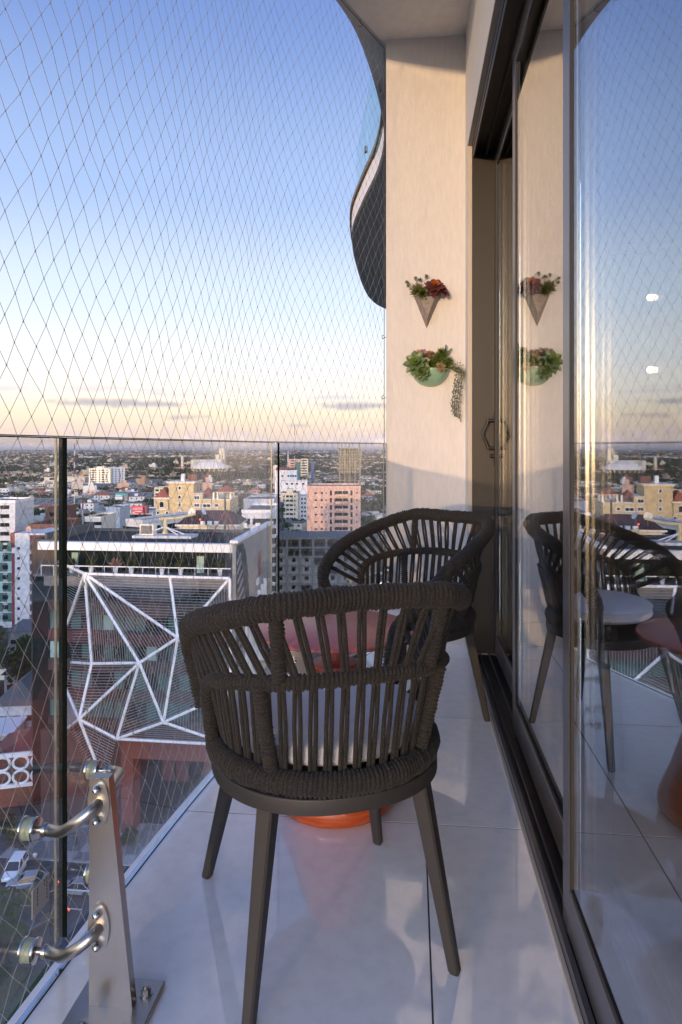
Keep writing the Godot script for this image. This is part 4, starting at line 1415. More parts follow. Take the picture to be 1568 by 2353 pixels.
	# roof things
	var g := thing("roof_davit", "cream window-cleaning davit with outriggers on the dark flat roof", "davit", Vector3(-38.4, -13.0, -104))
	block("plinth", Vector3(-4.6, 0.0, -1.6), Vector3(4.8, 0.4, 2.0), M.white_wall, g)
	s = Shape.new()
	s.tube(PackedVector3Array([Vector3(0, 0.5, 0), Vector3(0, 1.0, 0), Vector3(0, 2.9, 0)]), [0.6, 0.32, 0.32], 10)
	made("column", s, M.crane, g)
	s = Shape.new()
	s.tube(PackedVector3Array([Vector3(-0.9, 2.8, 0), Vector3(1.8, 2.9, -0.6), Vector3(4.4, 3.5, -1.6)]), [0.32, 0.24, 0.2], 6)
	made("boom", s, M.crane, g)
	for q in [Vector3(-3.0, 0.6, 1.2), Vector3(3.4, 0.6, 1.0), Vector3(2.6, 0.6, 1.8), Vector3(-2.4, 0.6, -1.2)]:
		s = Shape.new()
		s.tube(PackedVector3Array([Vector3(0, 1.6, 0), q]), 0.11, 5)
		made("outrigger", s, M.white_paint, g)
	var u := thing("rooftop_unit", "beige air handling box beside the davit on the dark roof", "rooftop unit", Vector3(-41.0, -12.6, -103.6))
	block("cabinet", Vector3(-1.1, 0, -0.8), Vector3(1.1, 1.7, 0.8), M.trim, u)
	block("grille", Vector3(-0.9, 0.2, 0.8), Vector3(0.9, 1.5, 0.86), M.concrete, u)
	var mt := thing("antenna_tripod", "thin black antenna on a red tripod at the back of the dark roof", "antenna", Vector3(-29.6, -13.0, -107))
	s = Shape.new()
	s.tube(PackedVector3Array([Vector3(0, 0, 0), Vector3(0, 6.2, 0)]), 0.16, 6)
	made("mast", s, M.dark_wire, mt)
	for q in [Vector3(-2.0, 0, 0.6), Vector3(2.3, 0, 0.4), Vector3(0.2, 0, -2.0)]:
		s = Shape.new()
		s.tube(PackedVector3Array([Vector3(0, 4.0, 0), q]), 0.08, 5)
		made("leg", s, M.mast_red, mt)
	for k in 7:
		var px: float = [-49.5, -46.5, -42.8, -40.4, -35.8, -33.0, -27.2][k]
		var pl := thing("terrace_plant", ["leafy", "drooping pale", "round purple", "tall feathery", "bushy green", "slim upright", "spreading dark"][k] + " potted plant on the glass-railed roof terrace", "plant", Vector3(px, -17.3, -95.6), 0, "potted plants on the roof terrace")
		s = Shape.new()
		s.tube(PackedVector3Array([Vector3.ZERO, Vector3(0, 0.9, 0)]), [0.28, 0.42], 8)
		made("pot", s, M.white_paint, pl)
		s = Shape.new()
		for i in 90:
			var d := Vector3(rng.randf_range(-1, 1), rng.randf_range(-0.1, 1.4), rng.randf_range(-1, 1)).normalized() * rng.randf_range(0.5, 1.2)
			s.leaf(Vector3(0, 1.0 + rng.randf() * 0.5, 0), d, d.cross(Vector3(rng.randf() - 0.5, 1, rng.randf() - 0.5)).normalized(), 0.16)
		made("foliage", s, M.pinkish if k == 2 else M.leaf_b, pl)

func left_block() -> void:
	var d := 200.0
	var f := frame_at(0, 122, 1226, d)
	var t := thing("apartment_building", "white and wine-red block with curved balconies and teal glass at the left edge", "building", f[0], TURN)
	var w: float = f[1]
	var h: float = f[2]
	var sx := w / 122.0
	var X := func(x: float) -> float: return -w / 2 + x * sx
	block("wall", Vector3(X.call(-30), 0, -16), Vector3(X.call(34), h - 4.5, -1.0), M.white_wall, t)
	block("core_wall", Vector3(X.call(34), 0, -10), Vector3(X.call(68), h, 0), M.white_wall, t)
	block("wall", Vector3(X.call(68), 0, -14), Vector3(X.call(100), h - 0.5, -0.6), M.wine, t)
	block("roof_slab", Vector3(X.call(66), h - 0.5, -14.2), Vector3(X.call(104), h, 0.4), M.white_wall, t)
	block("red_strip", Vector3(X.call(25), 0, -1.0), Vector3(X.call(34), h - 6.0, -0.6), M.wine, t)
	block("roof_room", Vector3(X.call(16), h - 4.5, -9), Vector3(X.call(34), h - 0.2, -2), M.roof_tile, t)
	for k in 8:
		var y := h - 5.6 - k * 2.95
		if y > 0.5:
			window_on(t, Vector3(X.call(43), y + 1.2, 0), 0.75, 0.75, 0, null)
		block("window_band", Vector3(X.call(72), y + 1.0, -0.6), Vector3(X.call(97), y + 2.6, -0.45), M.dark_glass, t)
		var s := Shape.new()
		var bow := PackedVector2Array([Vector2(X.call(68), -0.6)])
		for i in 7:
			bow.append(Vector2(X.call(70 + i * 4.6), 0.2 + 1.3 * sin(PI * (i + 0.6) / 7.2)))
		bow.append(Vector2(X.call(99.5), -0.6))
		s.prism(bow, y - 0.3, y + 0.45)
		made("balcony", s, M.white_wall, t)
		for j in 5:
			block("glass_panel", Vector3(X.call(-26 + j * 10), y + 0.1, -1.0), Vector3(X.call(-26 + j * 10 + 9), y + 2.7, -0.85), M.teal_glass if (k + j) % 3 else M.mint_glass, t)
			if j % 2:
				window_on(t, Vector3(X.call(-21 + j * 10), y + 1.4, -0.85), 1.6, 1.3, 0, null)
	tower("apartment_building", "tall plain white slab block above the red-roofed penthouse at the left edge", "building", -40, 35, 1150, 232, 14, M.white_wall, {"cols": [[0.62, 1.8, 1.3], [0.74, 1.8, 1.3]], "floor": 3.0, "trim": M.white_paint})
	tower("brick_building", "low brown brick building with white window bands behind the left pane edge", "building", 66, 130, 1205, 215, 20, M.brick_wall, {"cols": [[0.35, 2.4, 1.2], [0.75, 3.0, 1.2]], "roof": M.roof_dark})
	tower("brick_building", "plain red-brown brick block above the brown brick building", "building", 104, 134, 1168, 262, 18, M.brick_wall, {"cols": [[0.6, 3.0, 1.4]], "rows": 2, "roof": M.roof_dark})

func yellow_building() -> void:
	var d := 245.0
	var f := frame_at(355, 530, 1107, d)
	var t := thing("yellow_building", "yellow apartment building with terracotta roofs and white window surrounds", "building", f[0], TURN)
	var w: float = f[1]
	var h: float = f[2]
	var sx := w / 175.0
	var sy := 0.43495 / 682.0 * d
	var X := func(x: float) -> float: return -w / 2 + (x - 355) * sx
	var Y := func(y: float) -> float: return h - (y - 1107) * sy
	block("wall", Vector3(X.call(388), 0, -12), Vector3(X.call(445), Y.call(1112), 0), M.yellow_wall, t)
	block("cornice", Vector3(X.call(386), Y.call(1112), -12.4), Vector3(X.call(447), Y.call(1109.5), 0.4), M.trim, t)
	block("cornice", Vector3(X.call(383), Y.call(1109.5), -12.8), Vector3(X.call(450), Y.call(1107), 0.8), M.trim, t)
	block("turret_wall", Vector3(X.call(359), 0, -10), Vector3(X.call(388), Y.call(1147), 0.6), M.yellow_wall, t)
	block("cornice", Vector3(X.call(355), Y.call(1147), -10.5), Vector3(X.call(391), Y.call(1143.5), 1.2), M.trim, t)
	hip(t, "turret_roof", Vector3(X.call(356), Y.call(1143.5), -10), Vector3(X.call(390), Y.call(1143.5), 1.0), 22 * sy, M.roof_tile, 0.4)
	block("wall", Vector3(X.call(445), 0, -14), Vector3(X.call(466), Y.call(1135), 0.3), M.yellow_wall, t)
	block("cornice", Vector3(X.call(444), Y.call(1135), -14), Vector3(X.call(467), Y.call(1134), 0.6), M.trim, t)
	block("wall", Vector3(X.call(466), Y.call(1175), -18), Vector3(X.call(530), Y.call(1149), 1.0), M.yellow_wall, t)
	block("wall", Vector3(X.call(466), 0, -18), Vector3(X.call(526), Y.call(1175), 0.1), M.yellow_wall, t)
	block("cornice", Vector3(X.call(466), Y.call(1149), -18), Vector3(X.call(531), Y.call(1147.5), 1.3), M.trim, t)
	# gable roof and open roof pavilion
	hip(t, "gable_roof", Vector3(X.call(456), Y.call(1140), -12), Vector3(X.call(484), Y.call(1140), -2), 17 * sy, M.roof_tile, 0.2)
	block("roof_room", Vector3(X.call(467), Y.call(1149), -12), Vector3(X.call(490), Y.call(1136), -3), M.concrete, t)
	for q in [[490, -1.0], [499, -1.0], [529, -1.0], [499, -8.0], [529, -8.0], [515, -8.0]]:
		block("pillar", Vector3(X.call(q[0]) - 0.3, Y.call(1149), q[1] - 0.3), Vector3(X.call(q[0]) + 0.3, Y.call(1132), q[1] + 0.3), M.trim, t)
	block("cornice", Vector3(X.call(496), Y.call(1132), -9.5), Vector3(X.call(535), Y.call(1130.5), 0.4), M.trim, t)
	hip(t, "pavilion_roof", Vector3(X.call(495), Y.call(1130.5), -9.8), Vector3(X.call(536), Y.call(1130.5), 0.8), 13 * sy, M.roof_tile, 0.1)
	# windows with white surrounds
	for y in [1122, 1143, 1161, 1179, 1197]:
		window_on(t, Vector3(X.call(413), Y.call(y), 0.0), 0.75, 1.0, 0, M.white_paint)
	for y in [1178.5, 1197]:
		window_on(t, Vector3(X.call(364), Y.call(y), 0.6), 0.7, 0.95, 0, M.white_paint)
		window_on(t, Vector3(X.call(385), Y.call(y + 0.6), 0.6), 0.7, 0.95, 0, M.white_paint)
	for q in [[453, 1144, 1.7, 1.1], [453, 1161.5, 1.7, 1.0], [476.5, 1162, 2.6, 1.0], [499, 1161.5, 1.0, 0.8], [476.5, 1180, 2.6, 1.0], [501, 1180, 1.0, 0.7]]:
		window_on(t, Vector3(X.call(q[0]), Y.call(q[1]), (1.0 if q[1] < 1175 else 0.1) if q[0] > 466 else 0.3), q[2], q[3], 0, M.white_paint)
	for q in [[1162, 0.2], [1162, 0.55], [1180, 0.2], [1180, 0.55]]:
		window_on(t, Vector3(X.call(530) if q[0] < 1175 else X.call(526), Y.call(q[0]), -18 * q[1]), 0.9, 1.1, 1, M.white_paint)
	# arched turret window
	var s := Shape.new()
	var arch := PackedVector2Array([Vector2(-0.85, -1.1), Vector2(0.85, -1.1)])
	for i in 9:
		arch.append(Vector2(0.85 * cos(PI * i / 8), 0.5 + 0.85 * sin(PI * i / 8)))
	s.prism(arch, 0, 0.12, Transform3D(Basis(Vector3.RIGHT, Vector3(0, 0, 1), Vector3(0, 1, 0)), Vector3(X.call(373), Y.call(1160), 0.6)))
	var fr := made("window", s, M.white_paint, t)
	s = Shape.new()
	for i in arch.size():
		arch[i] = arch[i] * 0.82
	s.prism(arch, 0.12, 0.18, Transform3D(Basis(Vector3.RIGHT, Vector3(0, 0, 1), Vector3(0, 1, 0)), Vector3(X.call(373), Y.call(1160), 0.6)))
	made("pane", s, M.dark_glass, fr)
	block("sill", Vector3(X.call(362), Y.call(1171.5), 0.6), Vector3(X.call(384), Y.call(1169), 1.1), M.trim, t)
	# roof clutter behind
	block("roof_room", Vector3(X.call(424), h, -9), Vector3(X.call(446), h + 2.4, -5), M.brick_wall, t)
	block("roof_tank", Vector3(X.call(410), h, -6), Vector3(X.call(418), h + 2.6, -4), M.white_paint, t)

func dish(label: String, p: Vector3, r: float, aim: Vector3, m: Material) -> void:
	var t := thing("satellite_dish", label, "satellite dish", p)
	var s := Shape.new()
	var z := aim.normalized()
	var x := Vector3.UP.cross(z).normalized()
	var prof := PackedVector2Array()
	for i in 7:
		prof.append(Vector2(r * i / 6.0, r * 0.28 * pow(i / 6.0, 2)))
	s.lathe(prof, 22, Transform3D(Basis(x, z, x.cross(z)), Vector3(0, r * 0.9, 0)))
	made("reflector", s, m, t)
	s = Shape.new()
	s.tube(PackedVector3Array([Vector3(0, -1.0, 0) - z * 0.2, Vector3(0, r * 0.9, 0) - z * 0.05]), 0.09, 6)
	made("stand", s, M.grey_wall, t)
	s = Shape.new()
	s.tube(PackedVector3Array([Vector3(0, r * 0.1, 0) + z * r * 0.2, Vector3(0, r * 0.8, 0) + z * r * 0.9]), 0.05, 5)
	made("feed_arm", s, M.grey_wall, t)

func mid_town() -> void:
	# penthouse with brown hip roof
	var f := frame_at(402, 552, 1206, 150)
	var t := thing("brown_roofed_house", "penthouse with a brown hipped tile roof and cream eaves before the yellow building", "house", f[0], TURN)
	var w: float = f[1]
	var h: float = f[2]
	block("wall", Vector3(-w / 2 + 0.8, 0, -11), Vector3(w / 2 - 0.8, h - 0.4, -1), M.trim, t)
	block("eaves", Vector3(-w / 2, h - 0.4, -12), Vector3(w / 2, h, 0), M.trim, t)
	hip(t, "roof", Vector3(-w / 2 + 0.1, h, -11.9), Vector3(w / 2 - 0.1, h, -0.1), 2.6, M.roof_brown, 0.55)
	for i in 5:
		window_on(t, Vector3(-w / 2 + 2 + i * w / 5, h - 1.9, -1.0), 1.2, 1.4, 0, null)
	for i in 3:
		block("air_conditioner", Vector3(-w * 0.1 + i * 1.5, h, 0.1), Vector3(-w * 0.1 + i * 1.5 + 1.0, h + 0.8, 0.8), M.white_paint, t)
	dish("large round cream satellite dish above the brown roof", at(441, 1186, 142), 0.85, Vector3(0.15, 0.35, 1), M.trim)
	dish("tilted grey satellite dish turned aside above the brown roof", at(466, 1184, 146), 0.8, Vector3(0.95, 0.5, 0.3), M.white_wall)
	dish("small pink satellite dish on the roof beside the white wine-red block", at(66, 1222, 196), 0.8, Vector3(0.1, 0.3, 1), M.pink_wall)
	var bl := thing("aviation_light", "tiny red warning light above the brown roof", "warning light", at(460, 1194.5, 140))
	var bs := Shape.new()
	bs.ball(Vector3.ZERO, Vector3(0.16, 0.16, 0.16), 8, 6)
	made("red_lamp", bs, M.tail_lamp, bl)
	bs = Shape.new()
	bs.tube(PackedVector3Array([Vector3(0, -4, 0), Vector3(0, -0.1, 0)]), 0.05, 5)
	made("pole", bs, M.dark_wire, bl)
	# white offices behind the dark roof
	var of := tower("office_building", "long white office with ribbon windows behind the dark flat roof", "building", 283, 334, 1194, 172, 30, M.white_wall, {"yaw": -0.5, "rows": 1, "first": 2.6, "cols": [[0.5, 8.0, 1.4]], "side": [[0.15, 3.6, 1.4], [0.35, 3.6, 1.4], [0.55, 3.6, 1.4], [0.75, 3.6, 1.4]]})
	tower("white_box_building", "plain windowless white box left of the pink billboard", "building", 244, 276, 1166, 300, 14, M.white_wall, {"cols": []})
	tower("low_flat_building", "low cream flat-roofed building left of the long white office", "building", 196, 232, 1188, 240, 16, M.trim, {"rows": 1, "cols": [[0.5, 6.0, 1.2]], "roof": M.roof_brown})
	tower("white_shop_building", "long low white shop with the pink billboard on its roof", "building", 276, 352, 1173, 385, 20, M.white_wall, {"rows": 1, "first": 3.4, "cols": [[0.2, 6, 2], [0.5, 6, 2], [0.8, 6, 2]]})
	# white terraces right of the yellow building
	t = tower("white_terraced_building", "bluish white block with stacked balconies right of the yellow building", "building", 556, 626, 1172, 196, 22, M.white_wall, {"cols": [[0.1, 3.0, 1.7], [0.54, 3.2, 1.7], [0.86, 4.6, 1.7]], "floor": 2.75, "first": 3.4, "balconies": [[0.46, 0.62], [0.74, 0.98], [0.02, 0.18]], "trim": M.white_paint})
	tower("white_office_building", "wide pale slab with a long shaded window band behind the white terraced block", "building", 560, 629, 1147, 265, 20, M.white_wall, {"cols": [[0.62, 18.0, 1.6]], "floor": 4.0, "first": 4.2, "rows": 2})
	tower("red_hall", "long low red hall stretching behind the pale slab", "building", 574, 700, 1140, 570, 26, M.red_paint, {"cols": [], "trim": M.white_wall})
	# cream, pink and raw concrete blocks
	tower("cream_building", "cream block with rows of small dark windows left of the pink block", "building", 645, 685, 1133, 462, 20, M.cream_wall, {"cols": [[0.2, 0.8, 1.3], [0.4, 2.0, 1.3], [0.62, 2.0, 1.3], [0.82, 0.8, 1.3]], "side": [[0.3, 1.4, 1.3], [0.7, 1.4, 1.3]], "tank": true})
	tower("white_building", "narrow white block between the cream and the pink blocks", "building", 688, 706, 1139, 480, 14, M.white_wall, {"cols": [[0.35, 1.2, 1.2], [0.75, 1.2, 1.2]]})
	t = tower("pink_building", "pink ribbed apartment block with long balconies left of the far chair", "building", 706, 829, 1117, 286, 20, M.pink_wall, {"cols": [[0.165, 1.1, 0.6], [0.275, 0.8, 0.8], [0.355, 0.45, 0.6], [0.445, 0.85, 2.0], [0.585, 3.2, 1.6], [0.715, 2.2, 1.6], [0.83, 0.85, 2.0], [0.93, 0.55, 0.7]], "floor": 3.02, "first": 3.0, "rows": 11, "balconies": [[0.53, 0.775]]})
	f = frame_at(706, 829, 1117, 286)
	for i in 40:
		var x: float = -f[1] / 2 + 0.3 + i * (f[1] - 0.6) / 39.0
		if i % 1 == 0 and absf((x / f[1] + 0.5) - 0.65) > 0.14:
			block("rib", Vector3(x - 0.05, 0, 0.0), Vector3(x + 0.05, f[2] - 1.0, 0.07), M.pink_wall, t)
	frame_tower("unfinished_tower", "tall unfinished concrete tower with scaffold on top, behind the pink block", 780, 829, 1030, 335, 16, 13, M.concrete, true)
	frame_tower("unfinished_building", "wide dark unfinished concrete block below the pink block", 628, 872, 1236, 205, 16, 9, M.dark_concrete, false)
	tower("dark_blue_building", "dark slate-blue block left of the cream block", "building", 628, 646, 1160, 300, 14, mat(Color(0.06, 0.07, 0.09), 0.7), {"cols": []})
	tower("low_orange_building", "low roof edge with orange brick top above the dark unfinished block", "building", 630, 700, 1229, 232, 10, M.brick_wall, {"cols": [], "trim": M.concrete})
	# further out
	tower("white_tower", "white ten-storey tower left of the billboards, sunlight coloured into its lit face", "building", 205, 253, 1077, 855, 18, mat(Color(0.78, 0.70, 0.53), 0.85), {"cols": [[0.08, 1.6, 1.5], [0.2, 3.0, 1.8], [0.32, 1.6, 1.5], [0.5, 1.6, 1.5], [0.66, 3.0, 1.8], [0.84, 1.6, 1.5]], "side": [[0.15, 1.6, 1.5], [0.4, 1.6, 1.5], [0.65, 1.6, 1.5], [0.88, 1.6, 1.5]], "yaw": 0.10, "floor": 2.85, "tank": true})  # lit face of the white tower: evening sun is mixed into its wall colour
	tower("white_tower", "shaded right face of the sunlit white tower, built as a block of its own", "building", 254, 287, 1075, 872, 24, M.white_wall, {"cols": [[0.15, 1.4, 1.5], [0.38, 1.4, 1.5], [0.62, 1.4, 1.5], [0.85, 1.4, 1.5]], "yaw": 0.62, "floor": 2.85})  # shaded face of that same tower, a separate block without the sun-warm colour
	tower("white_clinic", "white block with nine small square windows beyond the cream block", "building", 632, 660, 1082, 640, 18, M.white_wall, {"cols": [[0.3, 1.6, 1.6], [0.6, 1.6, 1.6]], "floor": 5.0, "rows": 3, "first": 5})
	tower("blue_clinic", "pale blue block with small square windows joined to the white clinic", "building", 660, 682, 1082, 636, 18, mat(Color(0.42, 0.48, 0.56), 0.8), {"cols": [[0.15, 1.6, 1.6], [0.4, 1.6, 1.6], [0.65, 1.6, 1.6], [0.88, 1.6, 1.6]], "floor": 5.0, "rows": 3, "first": 5})
	tower("white_annex", "low white annex with a row of openings before the white clinic", "building", 648, 706, 1106, 590, 16, M.white_wall, {"cols": [[0.2, 2, 1.4], [0.4, 2, 1.4], [0.6, 2, 1.4], [0.85, 2, 1.4]], "rows": 1})
	tower("tan_tower", "tan square office tower beyond the red-roofed store", "building", 691, 708, 1055, 1050, 18, M.cream_wall, {"cols": [[0.5, 9, 1.5]], "floor": 4.0})
	tower("brown_tower", "brown office block left of the tan tower", "building", 664, 690, 1056, 1080, 18, M.pink_wall, {"cols": [[0.4, 9, 1.5]], "floor": 4.0})
	tower("glass_office", "grey-blue glass office between the brown and tan towers", "building", 677, 690, 1063, 980, 16, M.teal_glass, {"cols": []})
	tower("blue_sign_tower", "dark blue tapering sign tower right of the tan tower", "sign tower", 715, 722, 1060, 900, 8, mat(Color(0.04, 0.07, 0.16), 0.6), {"cols": []})
	tower("red_roofed_store", "long store with a red roof band before the brown tower", "building", 634, 678, 1076, 800, 26, M.red_paint, {"cols": [[0.5, 20, 2.0]], "rows": 1, "roof": M.roof_grey, "trim": M.red_paint})
	tower("cream_building", "small cream building left of the red-roofed store", "building", 628, 637, 1070, 830, 16, M.cream_wall, {"cols": []})
	tower("grain_silo", "tall tan mill tower on the skyline right of the domed arena", "silo", 504, 516, 1031, 1650, 22, M.cream_wall, {"cols": []})
	tower("grain_silo", "lower tan silo joined to the mill tower", "silo", 494, 504, 1045, 1640, 22, M.cream_wall, {"cols": []})
	tower("tan_chimney", "slim cream tower standing in the town left of the domed arena", "tower", 416, 421, 1048, 1500, 10, M.cream_wall, {"cols": []})
	tower("mill_hall", "long low tan hall on the skyline behind the domed arena", "building", 438, 510, 1057, 1550, 30, M.cream_wall, {"cols": [], "roof": M.roof_grey})
	tower("yellow_flats", "small yellow flats with dark balconies left of the terracotta turret", "building", 354, 390, 1120, 520, 14, M.cream_wall, {"cols": [[0.2, 2.5, 1.4], [0.5, 2.5, 1.4], [0.8, 2.5, 1.4]]})
	tower("warm_warehouse", "long cream warehouse left of the sunlit white tower", "warehouse", 102, 195, 1097, 925, 30, M.cream_wall, {"cols": [[0.2, 8, 3], [0.5, 8, 3]], "rows": 1, "roof": M.shed_roof})
	for k in 2:
		tower("orange_kiosk", ["orange box on the left of the warehouse roof line", "orange box on the right of the warehouse roof line"][k], "kiosk", [137, 180][k], [151, 192][k], 1092, 960, 10, M.orange, {"cols": [], "roof": M.orange})
	# dome
	var p := at(482.5, 1086, 1330)
	t = thing("domed_arena", "white domed arena on slanted legs in the far trees", "arena", Vector3(p.x, STREET, p.z))
	var s := Shape.new()
	s.lathe(PackedVector2Array([Vector2(36.5, 12.5), Vector2(37.0, 14.0), Vector2(34.0, 16.0), Vector2(29, 19.5), Vector2(22, 23.5), Vector2(13, 26.6), Vector2(5, 27.8), Vector2(0, 28.0)]), 48)
	made("dome", s, mat(Color(0.70, 0.63, 0.52), 0.7), t)
	for i in 24:
		var a := TAU * i / 24
		s = Shape.new()
		s.tube(PackedVector3Array([Vector3(cos(a) * 27, 0, sin(a) * 27), Vector3(cos(a) * 36, 12.6, sin(a) * 36)]), [0.7, 1.4], 6)
		made("leg", s, M.cream_wall, t)
	s = Shape.new()
	s.lathe(PackedVector2Array([Vector2(26, 0), Vector2(31, 12.4)]), 36)
	made("drum", s, M.dark_concrete, t)
	p = at(952, 1112, 700)
	# sheds
	for q in [["grey_warehouse", "long grey shed roof with skylight slits behind the left pane", -30, 152, 1140, 1176, 560], ["grey_warehouse", "wide dark grey warehouse roof behind the teal billboard", 205, 372, 1128, 1158, 640], ["grey_warehouse", "grey warehouse with a curved roof right of the white tower", 285, 360, 1106, 1120, 910], ["grey_warehouse", "pale low warehouse roof in front of the white tower", 160, 240, 1122, 1132, 800]]:
		var ff := frame_at(q[2], q[3], q[5], q[6])
		var roof_rise: float = (q[5] - q[4]) * 0.43495 / 682.0 * q[6]
		var dd: float = minf(60.0, roof_rise * q[6] / 50.0 * 0.8 + 10.0)
		var hh := 6.0
		t = thing(q[0], q[1], "warehouse", Vector3(ff[0].x, STREET, ff[0].z), TURN + 0.06)
		var ww: float = ff[1]
		block("wall", Vector3(-ww / 2, 0, -dd), Vector3(ww / 2, hh, 0), M.cream_wall, t)
		s = Shape.new()
		s.quad(Vector3(-ww / 2 - 0.5, hh, 0.5), Vector3(ww / 2 + 0.5, hh, 0.5), Vector3(ww / 2 + 0.5, hh + 3.5, -dd / 2), Vector3(-ww / 2 - 0.5, hh + 3.5, -dd / 2), Vector3(0, 1, 0.3))
		s.quad(Vector3(-ww / 2 - 0.5, hh, -dd - 0.5), Vector3(ww / 2 + 0.5, hh, -dd - 0.5), Vector3(ww / 2 + 0.5, hh + 3.5, -dd / 2), Vector3(-ww / 2 - 0.5, hh + 3.5, -dd / 2), Vector3(0, 1, -0.3))
		s.flat(Vector3(-ww / 2, hh, 0), Vector3(-ww / 2, hh, -dd), Vector3(-ww / 2, hh + 3.5, -dd / 2), Vector3(-1, 0, 0))
		s.flat(Vector3(ww / 2, hh, 0), Vector3(ww / 2, hh, -dd), Vector3(ww / 2, hh + 3.5, -dd / 2), Vector3(1, 0, 0))
		made("roof", s, M.shed_roof, t)
		for i in 9:
			s = Shape.new()
			var x := -ww / 2 + (i + 0.5) * ww / 9
			var n := Vector3(0, 0.1, 0)
			s.box(Vector3(x, hh + 1.85, -dd * 0.25 + 0.25), Vector3(ww / 60, 0.2, dd * 0.22), Basis(Vector3.RIGHT, atan2(3.5, dd / 2)))
			made("skylight", s, M.roof_dark, t)
			block("bay_door", Vector3(x - ww / 30, 0, 0), Vector3(x + ww / 30, 4.2, 0.1), M.grey_wall, t)
	# billboards
	for k in 2:
		p = [at(279, 1142, 520), at(319.5, 1171.5, 380)][k]
		var bw: float = [9.6, 9.0][k]
		var bh: float = [5.0, 4.3][k]
		t = thing("billboard", ["teal billboard with a bottle on a tall dark pole", "pink billboard with white lettering over the low shop"][k], "billboard", Vector3(p.x, STREET, p.z), TURN + [0.0, -0.12][k])
		var y: float = p.y - STREET
		block("panel", Vector3(-bw / 2, y - bh / 2, -0.4), Vector3(bw / 2, y + bh / 2, 0), [M.teal_print, M.pink_print][k], t)
		block("edge", Vector3(bw / 2, y - bh / 2, -1.6), Vector3(bw / 2 + 0.5, y + bh / 2, -0.1), M.dark_wire, t)
		s = Shape.new()
		s.tube(PackedVector3Array([Vector3(0, 0, -0.8), Vector3(0, y - bh / 2, -0.8)]), 0.5, 8)
		made("pole", s, M.dark_wire, t)
		# the bottle on the print
		s = Shape.new()
		s.lathe(PackedVector2Array([Vector2(0, 0), Vector2(0.75, 0), Vector2(0.75, 2.2), Vector2(0.28, 3.4), Vector2(0.25, 4.6), Vector2(0, 4.6)]), 10, Transform3D(Basis(), Vector3([1.5, 2.9][k], y - bh / 2 + [0.1, 0.0][k], 0.1)).scaled_local(Vector3(0.8, [0.95, 1.15][k], 0.2)))
		made("printed_bottle", s, [M.brick_wall, M.dark_wire][k], t)
		if k == 0:
			block("print_band", Vector3(-bw / 2 + 0.1, y - bh / 2 + 0.7, 0), Vector3(0.7, y - 0.1, 0.05), M.white_paint, t)
			block("print_badge", Vector3(2.7, y - bh / 2 + 0.9, 0), Vector3(4.0, y + 0.1, 0.06), M.pink_print, t)
			for i in 3:
				block("print_line", Vector3(-4.2, y - 1.4 + i * 0.0 + (0.5 * i if i < 2 else 2.2), 0.05), Vector3(0.2, y - 1.15 + (0.5 * i if i < 2 else 2.2), 0.08), M.pink_print if i < 2 else M.white_paint, t)
		else:
			var tm := TextMesh.new()
			var sf := SystemFont.new()
			sf.font_names = PackedStringArray(["Droid Serif"])
			tm.font = sf
			tm.text = "LAMTISA"
			tm.font_size = 64
			tm.pixel_size = 0.029
			tm.depth = 0.06
			put("lettering", tm, t, Vector3(-0.9, y + 0.4, 0.05), M.white_paint)
			block("print_line", Vector3(-4.0, y - 1.8, 0), Vector3(-2.6, y - 1.3, 0.05), M.trim, t)
			block("print_line", Vector3(-2.2, y - 1.2, 0), Vector3(1.4, y - 0.9, 0.05), M.white_paint, t)
	# masts
	for q in [["tall red and white lattice mast on the left skyline", 171, 1020, 1100], ["slim guyed mast rising above the horizon left of the raw tower", 677, 977, 900], ["short red and white mobile mast by the dark trees", 190, 1138, 262], ["thin pole with antennas left of the red and white mast", 171, 1128, 330], ["pale arched pylon beyond the red-roofed store", 662, 1038, 1000]]:
		p = at(q[1], q[2], q[3])
		var mh: float = p.y - STREET
		t = thing("radio_mast", q[0], "mast", Vector3(p.x, STREET, p.z))
		var r: float = [1.2, 0.55, 0.35, 0.3, 1.6][["tall", "slim", "short", "thin", "pale"].find(q[0].split(" ")[0])]
		var n := 6
		for i in n:
			s = Shape.new()
			for c in 3:
				var a := TAU * c / 3
				var k0 := 1.0 - 0.75 * i / n
				var k1 := 1.0 - 0.75 * (i + 1) / n
				var o := Vector3(cos(a), 0, sin(a)) * r
				var o2 := Vector3(cos(a + TAU / 3), 0, sin(a + TAU / 3)) * r
				s.tube(PackedVector3Array([o * k0 + Vector3(0, mh * i / n, 0), o * k1 + Vector3(0, mh * (i + 1) / n, 0)]), r * 0.24, 4)
				s.tube(PackedVector3Array([o * k0 + Vector3(0, mh * i / n, 0), o2 * k1 + Vector3(0, mh * (i + 1) / n, 0)]), r * 0.14, 4)
			made("section", s, (M.mast_red if i % 2 else M.white_wall) if r < 1.3 and r != 0.3 else M.white_wall, t)

